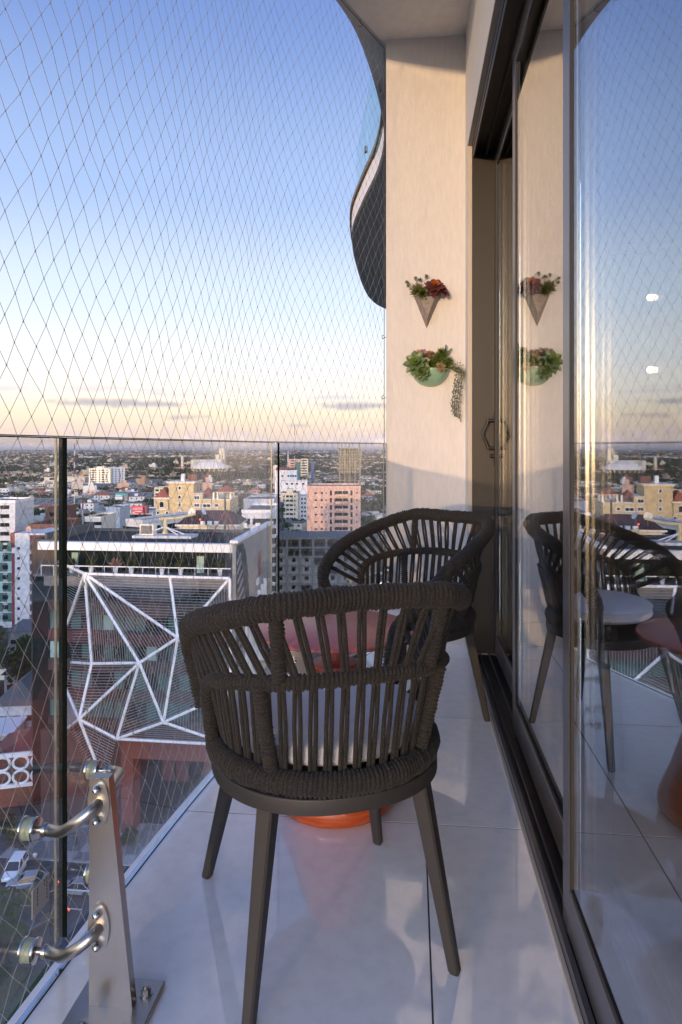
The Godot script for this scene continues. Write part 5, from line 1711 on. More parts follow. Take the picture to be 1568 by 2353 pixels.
func frame_tower(called: String, label: String, x0: float, x1: float, ytop: float, d: float, depth: float, floors: int, m: Material, scaffold: bool) -> void:
	var f := frame_at(x0, x1, ytop, d)
	var w: float = f[1]
	var h: float = f[2]
	var t := thing(called, label, "building", f[0], TURN + 0.05)
	var fl := h / (floors + 0.5)
	var bays := 4 if scaffold else 8
	var raw_wall := mat(Color(0.13, 0.135, 0.135), 0.9)
	block("core", Vector3(-w * 0.16, 0, -depth * 0.9), Vector3(w * 0.2, h, -depth * 0.5), m, t)
	for k in floors + 1:
		var y := h - k * fl
		if y < 0:
			break
		block("floor_slab", Vector3(-w / 2, y - 0.45, -depth), Vector3(w / 2, y, 0.3), m, t)
		if k == floors:
			continue
		for i in bays + 1:
			var x := -w / 2 + 0.3 + i * (w - 0.6) / bays
			block("column", Vector3(x - 0.35, y - fl, -0.4), Vector3(x + 0.35, y - 0.45, 0.15), m, t)
			if i < bays and (not scaffold or k > 4):
				# infill wall with a raw window opening
				if rng.randf() < (0.85 if not scaffold and k > 1 else 0.3):
					var wx := x + 0.35
					var wl := (w - 0.6) / bays - 0.7
					block("infill_wall", Vector3(wx, y - fl, -0.5), Vector3(wx + wl * 0.32, y - 0.45, -0.2), raw_wall if not scaffold else m, t)
					block("infill_wall", Vector3(wx + wl * 0.68, y - fl, -0.5), Vector3(wx + wl, y - 0.45, -0.2), raw_wall if not scaffold else m, t)
					block("infill_wall", Vector3(wx + wl * 0.32, y - fl, -0.5), Vector3(wx + wl * 0.68, y - fl * 0.66, -0.2), raw_wall if not scaffold else m, t)
		block("back_wall", Vector3(-w / 2 + 0.4, y - fl, -depth * 0.62), Vector3(w / 2 - 0.4, y - 0.45, -depth * 0.6), M.dark_concrete, t)
	if scaffold:
		var s := Shape.new()
		for i in 14:
			var x := -w / 2 + i * w / 13
			s.tube(PackedVector3Array([Vector3(x, h - fl * 3.2, 0.9), Vector3(x + rng.randf_range(-0.4, 0.4), h + 0.4, 0.9)]), 0.07, 4)
			s.tube(PackedVector3Array([Vector3(x, h - fl * rng.randf_range(0, 3), 1.0), Vector3(x + rng.randf_range(-3, 3), h - fl * rng.randf_range(0, 3), 1.0)]), 0.06, 4)
		for i in 8:
			s.tube(PackedVector3Array([Vector3(-w / 2, h - i * fl * 0.42, 0.95), Vector3(w / 2, h - i * fl * 0.42 + rng.randf_range(-0.5, 0.5), 0.95)]), 0.06, 4)
		tag(made("scaffold", s, M.crane, t), "", "", "", "stuff")
		for x in [-0.4, -0.05, 0.42]:
			block("stub_column", Vector3(x * w, h, -0.8), Vector3(x * w + 0.5, h + 2.4, -0.3), m, t)

# ------------------------------------------------------------------ trees, houses, streets
func crown_mesh(n: int, r: float, leaf: float, m: Material, tall := 1.0) -> ArrayMesh:
	var s := Shape.new()
	var lumps := []
	for i in 7:
		lumps.append([Vector3(rng.randf_range(-0.6, 0.6), rng.randf_range(-0.35, 0.55) * tall, rng.randf_range(-0.6, 0.6)) * r, rng.randf_range(0.35, 0.62) * r])
	for i in n:
		var l: Array = lumps[i % 7]
		var q := Vector3(rng.randfn(), rng.randfn(), rng.randfn()).normalized()
		var p: Vector3 = l[0] + q * l[1] * (0.55 + 0.45 * sqrt(rng.randf()))
		var d := (q + Vector3(rng.randfn(), rng.randfn() - 0.3, rng.randfn()) * 0.7).normalized() * leaf * rng.randf_range(0.7, 1.3)
		s.leaf(p, d, d.cross(Vector3(rng.randfn(), rng.randfn(), rng.randfn())).normalized(), leaf * 0.9, 0.25)
	return s.mesh(m)

func plant_tree(meshes: Array, p: Vector3, h: float, label: String, group: String) -> void:
	var t := thing("tree", label, "tree", p, rng.randf() * TAU, group)
	var s: Array = meshes[rng.randi() % meshes.size()]
	put("trunk", s[0], t).scale = Vector3.ONE * h / 8.0
	put("crown", s[1], t, Vector3(0, h * 0.62, 0)).scale = Vector3(1, 0.85, 1) * h / 8.0

func palm(label: String, p: Vector3, h: float) -> void:
	var t := thing("palm_tree", label, "palm tree", p)
	var s := Shape.new()
	s.tube(curve([Vector3.ZERO, Vector3(0.15, h * 0.5, 0.1), Vector3(0, h, 0)], 5), 0.17, 7)
	made("trunk", s, M.bark, t)
	for i in 15:
		var a := TAU * i / 15 + rng.randf_range(-0.2, 0.2)
		var o := Vector3(cos(a), 0, sin(a))
		var L := rng.randf_range(2.2, 3.0)
		var lift := rng.randf_range(0.1, 1.3)
		var rib := curve([Vector3(0, h, 0), Vector3(0, h + lift, 0) + o * L * 0.5, Vector3(0, h + lift - L * 0.55, 0) + o * L], 6)
		s = Shape.new()
		s.tube(rib, 0.03, 4)
		for k in 26:
			var q := along(rib, 0.15 + 0.85 * k / 26.0)
			var sd := o.cross(Vector3.UP) * (1 if k % 2 else -1)
			var d := (sd + o * 0.5 - Vector3(0, 0.4, 0)).normalized() * (0.75 * sin(PI * (0.15 + 0.8 * k / 26.0)) + 0.1)
			s.leaf(q, d, o, 0.09, 0.1)
		made("frond", s, M.palm, t)

func car(label: String, p: Vector3, heading: float, paint: Material, suv: bool, lights: bool) -> void:
	var t := thing("parked_car" if not lights else "car", label, "car", p, heading)
	var L := 4.7
	var W := 1.85
	var hb := 1.02 if suv else 0.86
	var ht := 1.74 if suv else 1.43
	# body: cross-sections along the length (the front looks to -z)
	var rings := []
	var ns := []
	for q in [[-2.35, 0.45, 0.62, 0.78], [-2.2, 0.28, hb * 0.80, 0.90], [-1.2, 0.25, hb * 0.96, 0.97], [0.0, 0.25, hb, 1.0], [1.6, 0.25, hb, 1.0], [2.2, 0.30, hb * 0.98, 0.94], [2.35, 0.45, hb * 0.85, 0.86]]:
		var a := PackedVector3Array()
		var hw: float = W / 2 * q[3]
		for c in [[-1, 0.0], [-1, 0.75], [-0.88, 1.0], [0.88, 1.0], [1, 0.75], [1, 0.0]]:
			a.append(Vector3(c[0] * hw, lerpf(q[1], q[2], c[1]), q[0]))
		rings.append(a)
	var s := Shape.new()
	for i in rings.size() - 1:
		for j in 6:
			var j2 := (j + 1) % 6
			s.quad(rings[i][j], rings[i][j2], rings[i + 1][j2], rings[i + 1][j], (rings[i][j] + rings[i][j2]) * 0.5 - Vector3(0, 0.6, rings[i][j].z))
	for e in [0, rings.size() - 1]:
		for j in range(1, 5):
			s.flat(rings[e][0], rings[e][j], rings[e][j + 1], Vector3(0, 0, -1 if e == 0 else 1))
	made("body", s, paint, t)
	# cabin glass with the roof over it
	var zs := [-1.15, -0.35, 1.75 if suv else 1.05, 2.15 if suv else 1.75]
	s = Shape.new()
	var b0 := W / 2 * 0.92
	var t0 := W / 2 * 0.74
	var lo := [Vector3(-b0, hb - 0.02, zs[0]), Vector3(b0, hb - 0.02, zs[0]), Vector3(b0, hb - 0.02, zs[3]), Vector3(-b0, hb - 0.02, zs[3])]
	var hi := [Vector3(-t0, ht - 0.05, zs[1]), Vector3(t0, ht - 0.05, zs[1]), Vector3(t0, ht - 0.05, zs[2]), Vector3(-t0, ht - 0.05, zs[2])]
	for i in 4:
		s.quad(lo[i], lo[(i + 1) % 4], hi[(i + 1) % 4], hi[i], (lo[i] + lo[(i + 1) % 4]) * 0.5 - Vector3(0, 0.9, 0.4))
	made("windows", s, M.dark_glass, t)
	s = Shape.new()
	s.box(Vector3(0, ht - 0.03, (zs[1] + zs[2]) / 2), Vector3(t0 * 2 + 0.06, 0.09, zs[2] - zs[1] + 0.1), Basis(), 0.03)
	for sx in [-1.0, 1.0]:
		for z in [[zs[0], zs[1]], [zs[3], zs[2]], [0.35, 0.45]]:
			s.tube(PackedVector3Array([Vector3(sx * b0, hb, z[0]), Vector3(sx * t0, ht - 0.05, z[1])]), 0.05, 4)
	made("roof", s, paint, t)
	for sx in [-1.0, 1.0]:
		for z in [-1.45, 1.42]:
			s = Shape.new()
			var xf := Transform3D(Basis(Vector3(0, 1, 0), Vector3(sx, 0, 0), Vector3(0, 0, 1)), Vector3(sx * (W / 2 - 0.2), 0.34, z))
			s.lathe(PackedVector2Array([Vector2(0.0, 0.0), Vector2(0.34, 0.0), Vector2(0.34, 0.22), Vector2(0.22, 0.235), Vector2(0.0, 0.21)]), 16, xf)
			made("wheel", s, M.tyre, t)
		put("headlight", cube(Vector3(0.36, 0.14, 0.08)), t, Vector3(sx * 0.62, hb * 0.74, -2.25), M.mint_glass)
		put("tail_light", cube(Vector3(0.34, 0.16, 0.08)), t, Vector3(sx * 0.66, hb * 0.80, 2.33), M.tail_lamp if lights else M.wine)

func person(label: String, p: Vector3, heading: float, shirt: Material, stride: float) -> void:
	# a body meshed from one smooth field, with clothes over it
	var t := thing("person", label, "person", p, heading)
	var bones := [[Vector3(0, 1.52, 0), Vector3(0, 1.45, 0), 0.055, 0.06], [Vector3(0, 1.64, -0.01), Vector3(0, 1.60, 0), 0.105, 0.10], [Vector3(0, 1.32, 0), Vector3(0, 0.98, 0), 0.16, 0.145]]
	for sx in [-1.0, 1.0]:
		var z: float = stride * sx
		bones.append([Vector3(sx * 0.19, 1.38, 0), Vector3(sx * 0.26, 1.10, -z * 0.4), 0.055, 0.045])
		bones.append([Vector3(sx * 0.26, 1.10, -z * 0.4), Vector3(sx * 0.25, 0.86, -z - 0.06), 0.045, 0.035])
		bones.append([Vector3(sx * 0.09, 0.93, 0), Vector3(sx * 0.11, 0.50, z * 0.6 - 0.03), 0.09, 0.06])
		bones.append([Vector3(sx * 0.11, 0.50, z * 0.6 - 0.03), Vector3(sx * 0.11, 0.07, z + 0.04), 0.06, 0.045])
		bones.append([Vector3(sx * 0.11, 0.05, z + 0.04), Vector3(sx * 0.12, 0.04, z - 0.14), 0.045, 0.035])
	var s := field(bones, Vector3(-0.4, -0.05, -0.55), Vector3(0.4, 1.8, 0.55), 0.045)
	s.tinted = false
	made("body", s, M.dark_wire, t)
	s = field([[Vector3(0, 1.36, 0), Vector3(0, 1.0, 0), 0.185, 0.165], [Vector3(-0.18, 1.38, 0), Vector3(-0.25, 1.14, -stride * -0.35), 0.07, 0.06], [Vector3(0.18, 1.38, 0), Vector3(0.25, 1.14, -stride * 0.35), 0.07, 0.06]], Vector3(-0.4, 0.75, -0.3), Vector3(0.4, 1.6, 0.3), 0.045)
	made("shirt", s, shirt, t)
	s = field([[Vector3(0, 1.64, -0.02), Vector3(0, 1.59, -0.02), 0.108, 0.095]], Vector3(-0.2, 1.4, -0.2), Vector3(0.2, 1.8, 0.2), 0.03)
	made("face", s, M.skin, t)

func field(bones: Array, lo: Vector3, hi: Vector3, c: float) -> Shape:
	var nx := int((hi.x - lo.x) / c) + 1
	var ny := int((hi.y - lo.y) / c) + 1
	var nz := int((hi.z - lo.z) / c) + 1
	var val := PackedFloat32Array()
	val.resize(nx * ny * nz)
	for z in nz:
		for y in ny:
			for x in nx:
				var p := lo + Vector3(x, y, z) * c
				var e := 0.0
				for b in bones:
					var ab: Vector3 = b[1] - b[0]
					var k: float = clampf((p - b[0]).dot(ab) / maxf(ab.length_squared(), 1e-6), 0, 1)
					var ds: float = (p - b[0] - ab * k).length() - lerpf(b[2], b[3], k)
					e += exp(-ds * 40.0)
				val[(z * ny + y) * nx + x] = -log(maxf(e, 1e-20)) / 40.0
	var cell := {}
	var s := Shape.new()
	var idx := func(x: int, y: int, z: int) -> int: return (z * ny + y) * nx + x
	for z in nz - 1:
		for y in ny - 1:
			for x in nx - 1:
				var sum := Vector3()
				var cnt := 0
				var cs := []
				for k in 8:
					cs.append(val[idx.call(x + (k & 1), y + ((k >> 1) & 1), z + (k >> 2))])
				for e in [[0, 1], [2, 3], [4, 5], [6, 7], [0, 2], [1, 3], [4, 6], [5, 7], [0, 4], [1, 5], [2, 6], [3, 7]]:
					var a: float = cs[e[0]]
					var b: float = cs[e[1]]
					if (a < 0) != (b < 0):
						var f := a / (a - b)
						var pa := Vector3(e[0] & 1, (e[0] >> 1) & 1, e[0] >> 2)
						var pb := Vector3(e[1] & 1, (e[1] >> 1) & 1, e[1] >> 2)
						sum += pa.lerp(pb, f)
						cnt += 1
				if cnt:
					cell[idx.call(x, y, z)] = lo + (Vector3(x, y, z) + sum / cnt) * c
	for z in range(1, nz - 1):
		for y in range(1, ny - 1):
			for x in range(1, nx - 1):
				var a: float = val[idx.call(x, y, z)]
				for ax in 3:
					var o := [[1, 0, 0], [0, 1, 0], [0, 0, 1]][ax] as Array
					var b: float = val[idx.call(x + o[0], y + o[1], z + o[2])]
					if (a < 0) == (b < 0):
						continue
					var u := [[0, 1, 0], [0, 0, 1], [1, 0, 0]][ax] as Array
					var w := [[0, 0, 1], [1, 0, 0], [0, 1, 0]][ax] as Array
					var q := []
					for k in [[0, 0], [1, 0], [1, 1], [0, 1]]:
						var id: int = idx.call(x - k[0] * u[0] - k[1] * w[0], y - k[0] * u[1] - k[1] * w[1], z - k[0] * u[2] - k[1] * w[2])
						if cell.has(id):
							q.append(cell[id])
					if q.size() == 4:
						var out := Vector3(o[0], o[1], o[2]) * (1.0 if a < 0 else -1.0)
						s.quad(q[0], q[1], q[2], q[3], out)
	return s

func near_ground() -> void:
	var g := structure("ground")
	var s := Shape.new()
	# one sheet out to the horizon, finer near the town
	var steps := [-400.0, -60.0, 300.0, 1200.0, 4000.0, 9000.0, 16000.0]
	for i in steps.size() - 1:
		var a: float = steps[i]
		var b: float = steps[i + 1]
		s.quad(town(-14000, a, STREET - 0.02), town(14000, a, STREET - 0.02), town(14000, b, STREET - 0.02), town(-14000, b, STREET - 0.02), Vector3.UP)
	made("land", s, M.land, g)
	var r := structure("road")
	block("asphalt", Vector3(-120, STREET - 0.02, -83.5), Vector3(20, STREET + 0.004, -66.0), M.asphalt, r)
	block("asphalt", Vector3(-60, STREET - 0.02, -200), Vector3(-53, STREET + 0.008, -83.5), M.asphalt, r)
	for i in 24:
		block("lane_mark", Vector3(-110 + i * 5.0, STREET + 0.004, -75.0), Vector3(-107.6 + i * 5.0, STREET + 0.012, -74.85), M.white_wall, r)
	var p := structure("pavement")
	block("slab", Vector3(-53, STREET - 0.02, -95), Vector3(-10, STREET + 0.13, -83.6), M.paving, p)
	block("slab", Vector3(-120, STREET - 0.02, -95), Vector3(-60.0, STREET + 0.13, -84.2), M.paving, p)
	block("kerb", Vector3(-53, STREET - 0.02, -83.6), Vector3(-10, STREET + 0.15, -83.3), M.kerb, p)
	for i in 18:
		for j in 6:
			block("paver", Vector3(-52.8 + i * 1.6, STREET + 0.13, -94.4 + j * 1.8), Vector3(-51.26 + i * 1.6, STREET + 0.15 + 0.004 * ((i * 7 + j * 3) % 3), -92.66 + j * 1.8), M.paving if (i + j) % 5 else M.kerb, p)
	tag(structure_lawn(), "", "", "", "stuff")
	car("white off-road car parked nose to the street below the left pane", at_y(35, 2008, STREET) + Vector3(0, 0.02, 0), PI + 0.18, M.car_white, true, false)
	car("dark saloon braking with red tail lights on the street", at_y(86, 2062, STREET), PI * 0.5 + 0.55, M.car_dark, false, true)
	car("pale silver car on the street beside the steel post", at_y(178, 2050, STREET), PI * 0.5, M.car_silver, false, false)
	car("dark car with lit tail lights lower on the street near the lawn", at_y(104, 2122, STREET), PI * 0.5 + 0.9, M.car_dark, false, true)
	car("grey saloon parked behind the paper sticker", at_y(64, 2036, STREET), PI * 0.5 + 0.3, M.car_silver, false, false)
	person("person in a pale shirt walking on the pavement near the white car", at_y(80, 1988, STREET), 0.6, M.white_wall, 0.2)
	person("person in dark clothes standing alone on the plaza", at_y(173, 1945, STREET) + Vector3(0, 0.15, 0), 0.2, M.dark_concrete, 0.05)
	palm("palm tree with drooping fronds at the lower left, over the street", at_y(28, 2172, STREET), 4.4)
	palm("shorter palm tree nearest the lower left corner of the view", at_y(8, 2215, STREET), 3.8)

func structure_lawn() -> Node3D:
	var s := Shape.new()
	for i in 9000:
		var q := Vector3(rng.randf_range(-60, 0), STREET, rng.randf_range(-66, -50))
		var d := Vector3(rng.randfn() * 0.12, 0.22, rng.randfn() * 0.12)
		s.leaf(q, d, Vector3(rng.randfn(), 0, rng.randfn()).normalized(), 0.12)
	s.quad(Vector3(-90, STREET, -66), Vector3(10, STREET, -66), Vector3(10, STREET, -20), Vector3(-90, STREET, -20), Vector3.UP)
	return made("grass", s, M.lawn)

func small_house(called: String, label: String, x0: float, x1: float, y: float, d: float, depth: float, h: float, wall: Material, roof: Material, rise: float) -> void:
	var f := frame_at(x0, x1, y, d)
	var w: float = f[1]
	var t := thing(called, label, "house", f[0], TURN + 0.12)
	block("wall", Vector3(-w / 2, 0, -depth), Vector3(w / 2, h, 0), wall, t)
	if rise > 0:
		hip(t, "roof", Vector3(-w / 2 - 0.6, h, -depth - 0.6), Vector3(w / 2 + 0.6, h, 0.6), rise, roof, 0.5)
	else:
		block("roof", Vector3(-w / 2 - 0.4, h, -depth - 0.4), Vector3(w / 2 + 0.4, h + 0.35, 0.4), roof, t)
	for i in 3:
		window_on(t, Vector3(-w / 2 + (i + 0.5) * w / 3, h * 0.55, 0), 1.5, 1.0, 0, null)

func side_streets() -> void:
	small_house("white_house", "white house with a grey shingle roof left of the maroon building", -10, 84, 1700, 126, 12, 5.5, M.white_wall, M.shingle, 3.6)
	small_house("low_white_house", "low flat white roof before the shingle-roofed house", -60, 22, 1745, 118, 7, 3.2, M.white_wall, M.white_paint, 0)
	small_house("red_roofed_house", "low house with a dark red metal roof below the shingle-roofed house", -20, 100, 1790, 108, 9, 4.0, M.brick_wall, M.red_paint, 2.0)
	small_house("grey_roofed_house", "dark grey hipped house half hidden in the trees at the left edge", 12, 98, 1590, 142, 14, 6.0, M.grey_wall, M.roof_dark, 3.2)
	small_house("flat_grey_house", "flat grey house beside the road below the teal glass block", 20, 100, 1462, 176, 12, 5.5, M.grey_wall, M.roof_grey, 0)
	# white pierced screen wall
	var t := thing("pierced_screen", "white ornamental screen with round cut-outs at the left edge", "screen wall", at_y(22, 1868, STREET), TURN + 0.25)
	var s := Shape.new()
	for i in 5:
		for j in 2:
			var ring := PackedVector3Array()
			for k in 20:
				ring.append(Vector3(-6.0 + i * 2.5 + 1.05 * cos(TAU * k / 20), 5.0 + j * 2.1 + 0.95 * sin(TAU * k / 20), 0))
			s.tube(ring, 0.2, 6, true)
	made("cut_out_rings", s, M.white_paint, t)
	block("band", Vector3(-7.5, 3.6, -0.2), Vector3(5.5, 4.1, 0.2), M.white_paint, t)
	block("band", Vector3(-7.5, 8.0, -0.2), Vector3(5.5, 8.6, 0.2), M.white_paint, t)
	block("backing", Vector3(-7.5, 0, -2.0), Vector3(5.5, 8.0, -1.6), M.brick_wall, t)
	t = thing("garden_wall", "long beige garden wall with small lamps left of the maroon building", "wall", at_y(35, 1562, STREET), TURN + 0.1)
	block("wall", Vector3(-16, 0, -0.2), Vector3(12, 2.6, 0.2), M.trim, t)
	block("coping", Vector3(-16.2, 2.6, -0.3), Vector3(12.2, 2.8, 0.3), M.concrete, t)
	for x in [-14.0, 11.0]:
		s = Shape.new()
		s.ball(Vector3(x, 3.05, 0), Vector3(0.18, 0.22, 0.18), 8, 6)
		made("globe_lamp", s, M.warm_lamp, t)
	# a clipped bush on the plaza and hedges
	for q in [["round clipped bush on the plaza beside the red portal", 290, 1945, 2.6], ["broad dark bush behind the white off-road car", 40, 1944, 3.6], ["dark bush at the kerb left of the white off-road car", 10, 1905, 3.0]]:
		var b := thing("clipped_bush", q[0], "bush", at_y(q[1], q[2], STREET))
		put("foliage", crown_mesh(900, q[3] * 0.5, 0.32, M.leaf_dark, 0.7), b, Vector3(0, q[3] * 0.45, 0))

var landmarks := [[-38.0, 106.0, "maroon building"], [-72, 200, "wine-red block"], [-107, 232, "white slab block"], [-30, 150, "brown-roofed penthouse"], [-52, 172, "long white office"], [-22, 245, "yellow building"], [-13, 196, "white terraced block"], [-75, 300, "white box building"], [-88, 385, "pink billboard"], [-109, 520, "teal billboard"], [-176, 420, "long grey shed"], [-130, 520, "dark warehouse roof"], [-30, 462, "cream block"], [-3, 286, "pink block"], [4, 335, "unfinished tower"], [-12, 205, "dark unfinished block"], [-302, 855, "sunlit white tower"], [-213, 690, "cream warehouse"], [-50, 640, "white clinic"], [-50, 570, "red hall"], [-138, 520, "yellow flats"], [-55, 800, "red-roofed store"], [-85, 262, "brick block"], [-260, 1330, "domed arena"], [-80, 190, "flat grey house"], [-64, 142, "grey hipped house"], [-250, 600, "left pane edge"]]

func beside(l: float, d: float) -> String:
	var best := 1e9
	var say := ""
	var first := ""
	var second := ""
	for k in landmarks:
		var du: float = (l / d - k[0] / k[1]) / 0.035
		var dd: float = log(d / k[1]) / 0.22
		var m := du * du + dd * dd
		if m < best:
			best = m
			var far := "just " if m < 1.5 else "well " if m > 9.0 else ""
			say = far + (("right of" if du > 0 else "left of") if absf(du) > absf(dd) else ("behind" if dd > 0 else "before")) + " the " + k[2]
			first = k[2]
	best = 1e9
	for k in landmarks:
		var m := Vector2((l / d - k[0] / k[1]) / 0.05, log(d / k[1]) / 0.15).length()
		if m < best and k[2] != first:
			best = m
			second = k[2]
	return say + ", toward the " + second

var keep := []

func town_stuff() -> void:
	# named trees and houses nearby, and the far town as one mass each
	var sets := []
	for i in 4:
		var s := Shape.new()
		s.tube(PackedVector3Array([Vector3.ZERO, Vector3(0.1, 2.4, 0.05), Vector3(0.0, 4.8, 0.1)]), [0.28, 0.2, 0.08], 6)
		for k in 4:
			var a := TAU * k / 4 + i
			s.tube(PackedVector3Array([Vector3(0.05, 2.2 + 0.4 * k, 0.05), Vector3(cos(a) * 1.5, 4.4 + 0.3 * k, sin(a) * 1.5)]), [0.12, 0.04], 5)
		sets.append([s.mesh(M.bark), crown_mesh(520, 3.1, 0.85, [M.leaf, M.leaf_dark, M.leaf_b, M.leaf_dark][i])])
	keep += [[-38.0, 106.0, 26.0], [-30, 150, 16], [-95, 200, 26], [-100, 232, 20], [-75, 215, 14], [-25, 245, 24], [-8, 196, 14], [10, 205, 34], [22, 286, 18], [28, 335, 14], [-10, 265, 22], [5, 462, 16], [-36, 172, 18], [-50, 126, 14], [-46, 112, 16], [-62, 176, 12]]
	var free := func(l: float, d: float, r: float) -> bool:
		for k in keep:
			if Vector2(l - k[0], d - k[1]).length() < k[2] + r:
				return false
		return d > 97.0 or l < -62.0
	var spots := []
	var tries := 0
	while spots.size() < 150 and tries < 4000:
		tries += 1
		var d := 100.0 + 420.0 * pow(rng.randf(), 1.2)
		var l := d * rng.randf_range(-0.56, 0.10)
		if free.call(l, d, 2.0):
			spots.append([l, d])
			var hgt := rng.randf_range(6.0, 11.0)
			var kind := rng.randi() % 4
			var look: String = ("small " if hgt < 7.5 else "tall " if hgt > 9.5 else "") + ["dark green", "blackish green", "olive green", "deep green"][kind] + " tree " + beside(l, d)
			plant_tree([sets[kind]], town(l, d), hgt, look, look + " group")
	for q in [[642, 1226, 245, 7.0, "leftmost"], [660, 1222, 250, 8.5, "second from left"], [678, 1216, 262, 9.0, "third from left"], [695, 1218, 255, 8.0, "rightmost"], [205, 1190, 285, 10.0, "leftmost"], [222, 1188, 290, 10.0, "rightmost"], [40, 1200, 262, 11.0, "leftmost"], [62, 1196, 270, 11.0, "middle one"], [82, 1204, 258, 10.0, "rightmost"], [46, 1492, 150, 9.0, "leftmost"], [66, 1560, 140, 8.0, "lowest one"], [84, 1530, 144, 10.0, "rightmost"]]:
		var p := at(q[0], q[1], q[2])
		var t := thing("tree", "dense dark tree by the %s, %s" % [("cream block" if q[0] > 600 else "white box building" if q[0] > 150 else "white slab block at the left edge" if q[1] < 1300 else "grey hipped house"), q[4]], "tree", Vector3(p.x, STREET, p.z), 0, "dense trees at the foot of buildings %d" % int(q[0] / 100))
		var hgt: float = q[3]
		put("trunk", sets[0][0], t).scale = Vector3.ONE * hgt / 8.0
		put("crown", sets[1][1], t, Vector3(0, hgt * 0.62, 0)).scale = Vector3.ONE * hgt / 8.0
	var paints := [[M.white_wall, "white"], [M.cream_wall, "cream"], [M.grey_wall, "grey"], [M.pink_wall, "pinkish"], [M.yellow_wall, "ochre"]]
	var roofs := [[M.roof_grey, "grey flat roof", "grey-roofed"], [M.white_wall, "white flat roof", "white-roofed"], [M.roof_tile, "red hipped roof", "red-roofed"], [M.shed_roof, "pale metal roof", "pale-roofed"]]
	var n := 0
	tries = 0
	while n < 290 and tries < 6000:
		tries += 1
		var d := 130.0 + 760.0 * pow(rng.randf(), 0.9)
		var l := d * rng.randf_range(-0.58, 0.14)
		if not free.call(l, d, 8.0):
			continue
		n += 1
		var a: Array = paints[[0, 0, 0, 1, 1, 2, 3, 4][rng.randi() % 8]]
		var b: Array = roofs[[0, 0, 1, 2, 3][rng.randi() % 5]]
		var w := snappedf(rng.randf_range(7, 15), 1.0)
		var dp := snappedf(rng.randf_range(7, 12), 1.0)
		var h: float = 3.2 * [1, 1, 2, 2, 3][rng.randi() % 5]
		keep.append([l, d, 5.0])
		var t := thing("town_house", "%s %s %s house %s" % ["one-storey" if h < 4 else "two-storey" if h < 7 else "three-storey", a[1], b[2], beside(l, d)], "house", town(l, d), TURN + [0.0, 0.35, -0.3, 0.1][rng.randi() % 4], "%s houses with a %s %s" % [a[1], b[1], beside(l, d)])
		block("wall", Vector3(-w / 2, 0, -dp / 2), Vector3(w / 2, h, dp / 2), a[0], t)
		if b[1] == "red hipped roof":
			hip(t, "roof", Vector3(-w / 2 - 0.4, h, -dp / 2 - 0.4), Vector3(w / 2 + 0.4, h, dp / 2 + 0.4), 2.2, b[0], 0.4)
		else:
			block("roof", Vector3(-w / 2 - 0.2, h, -dp / 2 - 0.2), Vector3(w / 2 + 0.2, h + 0.5, dp / 2 + 0.2), b[0], t)
			if rng.randf() < 0.5:
				block("stair_head", Vector3(-1.5, h + 0.5, -2), Vector3(1.5, h + 2.6, 1), a[0], t)
		for f in int(h / 3.2):
			for i in 3:
				put("window", cube(Vector3(1.3, 1.2, 0.12)), t, Vector3(-w / 3 + i * w / 3, 1.8 + f * 3.2, dp / 2), M.dark_glass)
			put("window", cube(Vector3(0.12, 1.2, 1.3)), t, Vector3(-w / 2, 1.8 + f * 3.2, 0), M.dark_glass)
	# the far town
	var zone := FastNoiseLite.new()
	zone.seed = 9
	zone.frequency = 0.0034
	zone.fractal_octaves = 3
	var hs := Shape.new()
	hs.box(Vector3(0, 0.5, 0), Vector3(1, 1, 1))
	var hb := Shape.new()
	hb.box(Vector3(0, 0.5, 0), Vector3(1, 1, 1))
	hb.box(Vector3(0.1, 1.12, -0.1), Vector3(0.4, 0.26, 0.4))
	var crowns := [crown_mesh(150, 1.0, 0.42, M.inst), crown_mesh(150, 1.0, 0.42, M.inst)]
	var tx := [[], []]
	var hx := []
	for pass_ in 3:
		var count: int = [26000, 36000, 34000][pass_]
		for i in count:
			var d: float = [400.0 + 900.0 * sqrt(rng.randf()), 1100.0 + 2400.0 * sqrt(rng.randf()), 3000.0 + 7500.0 * rng.randf()][pass_]
			var l := d * rng.randf_range(-0.66, 0.30)
			var z := zone.get_noise_2d(l * (0.8 if d < 2000 else 0.3), d * (1.6 if d < 2000 else 0.8)) * 0.5 + 0.5
			if d < 1000 and not free.call(l, d, 2.0):
				continue
			var big: float = [1.0, 1.35, 2.4][pass_]
			if rng.randf() < smoothstep(0.42, 0.60, z) * [0.52, 0.48, 0.42][pass_]:
				var w := rng.randf_range(6, 14) * big
				var h: float = rng.randf_range(3.0, 6.5) * [1.0, 1.15, 1.8][pass_]
				if rng.randf() < 0.006:
					h = rng.randf_range(9, 16)
				var tone: Color = [Color(0.62, 0.61, 0.60), Color(0.58, 0.52, 0.42), Color(0.34, 0.33, 0.32), Color(0.55, 0.38, 0.30), Color(0.50, 0.44, 0.40), Color(0.22, 0.10, 0.075), Color(0.30, 0.36, 0.40)][[0, 0, 1, 1, 2, 2, 3, 4, 4, 5, 6][rng.randi() % 11]]
				tone = tone * rng.randf_range(0.55, 1.05) * Color(1.0, 0.95, 0.86)
				hx.append([Transform3D(Basis(Vector3.UP, TURN + [0.0, 0.4, -0.35, 0.9][rng.randi() % 4]) * Basis.from_scale(Vector3(w, h, rng.randf_range(7, 14) * big)), town(l, d)), tone])
			elif rng.randf() < 0.92:
				var r: float = rng.randf_range(2.8, 4.8) * [1.1, 1.4, 2.0][pass_]
				var tone := Color(0.034, 0.045, 0.018).lerp(Color(0.075, 0.072, 0.030), rng.randf() * rng.randf())
				tx[i % 2].append([Transform3D(Basis(Vector3.UP, rng.randf() * TAU) * Basis.from_scale(Vector3(r, r * rng.randf_range(0.6, 0.9), r)), town(l, d, STREET + r * 0.6)), tone])
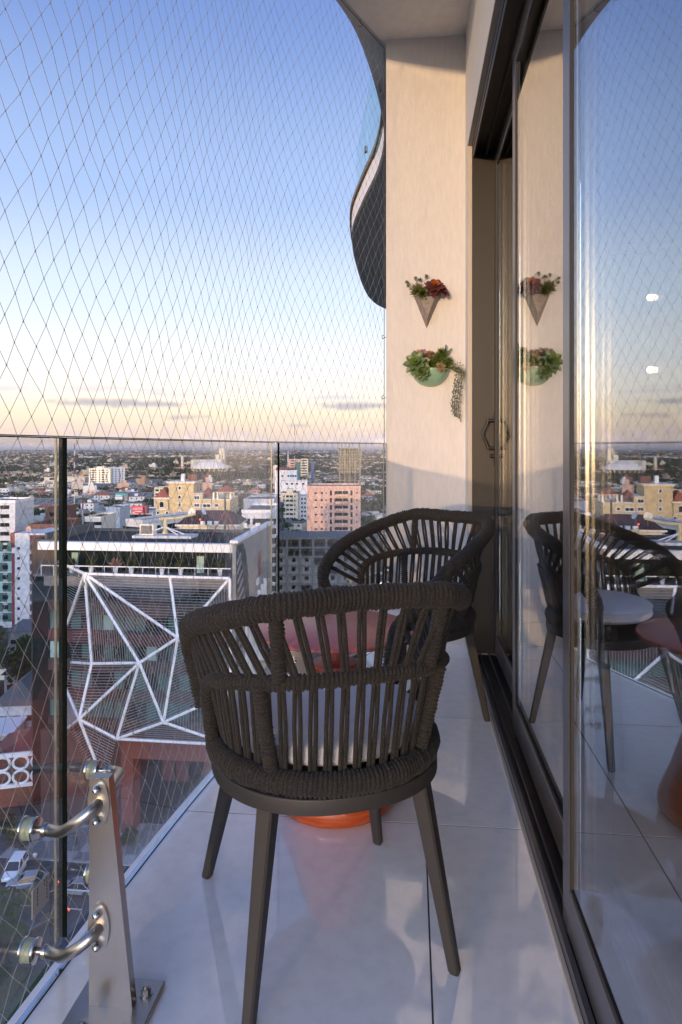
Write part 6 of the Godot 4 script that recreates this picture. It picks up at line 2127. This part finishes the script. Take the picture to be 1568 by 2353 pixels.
	for k in 2:
		var mm := MultiMesh.new()
		mm.transform_format = MultiMesh.TRANSFORM_3D
		mm.use_colors = true
		mm.mesh = crowns[k]
		mm.instance_count = tx[k].size()
		for i in tx[k].size():
			mm.set_instance_transform(i, tx[k][i][0])
			mm.set_instance_color(i, tx[k][i][1])
		var o := MultiMeshInstance3D.new()
		o.name = ["far_woodland", "far_tree_cover"][k]
		o.multimesh = mm
		add_child(o, true)
		tag(o, ["dark tree cover spread between the far houses", "mixed olive tree cover out to the horizon"][k], "trees", "", "stuff")
	var mh := MultiMesh.new()
	mh.transform_format = MultiMesh.TRANSFORM_3D
	mh.use_colors = true
	mh.mesh = hb.mesh(M.inst)
	mh.instance_count = hx.size()
	for i in hx.size():
		mh.set_instance_transform(i, hx[i][0])
		mh.set_instance_color(i, hx[i][1])
	var ho := MultiMeshInstance3D.new()
	ho.name = "far_town"
	ho.multimesh = mh
	add_child(ho, true)
	tag(ho, "low pale houses of the far town spreading to the horizon", "houses", "", "stuff")

func shade_makers() -> void:
	# the neighbouring blocks behind the viewpoint, whose evening shadow lies over the near streets
	for q in [[-235.0, -160.0, 41.0, 120.0], [-150.0, -92.0, 45.5, 112.0], [-84.0, -30.0, 43.0, 118.0], [-20.0, 45.0, 46.0, 124.0]]:
		var w: float = q[1] - q[0]
		var t := thing("apartment_block", ["wide low", "taller left", "plain middle", "tall right"][[-235.0, -150.0, -84.0, -20.0].find(q[0])] + " cream apartment block behind the viewpoint", "building", Vector3((q[0] + q[1]) / 2, STREET, q[3]))
		block("wall", Vector3(-w / 2, 0, 0), Vector3(w / 2, q[2], 18), M.cream_wall, t)
		block("roof_room", Vector3(-w * 0.2, q[2], 4), Vector3(w * 0.1, q[2] + 3.0, 12), M.cream_wall, t)
		for f in 12:
			for i in 8:
				put("window", cube(Vector3(2.4, 1.5, 0.16)), t, Vector3(-w / 2 + (i + 0.5) * w / 8, 3.0 + f * 3.2, 0), M.dark_glass)

func city() -> void:
	near_ground()
	lattice_building()
	left_block()
	yellow_building()
	mid_town()
	side_streets()
	shade_makers()
	town_stuff()

func _ready() -> void:
	rng.seed = 4711
	materials()
	view_and_light()
	balcony()
	room()
	door()
	railing()
	furniture()
	planters()
	city()
	net()
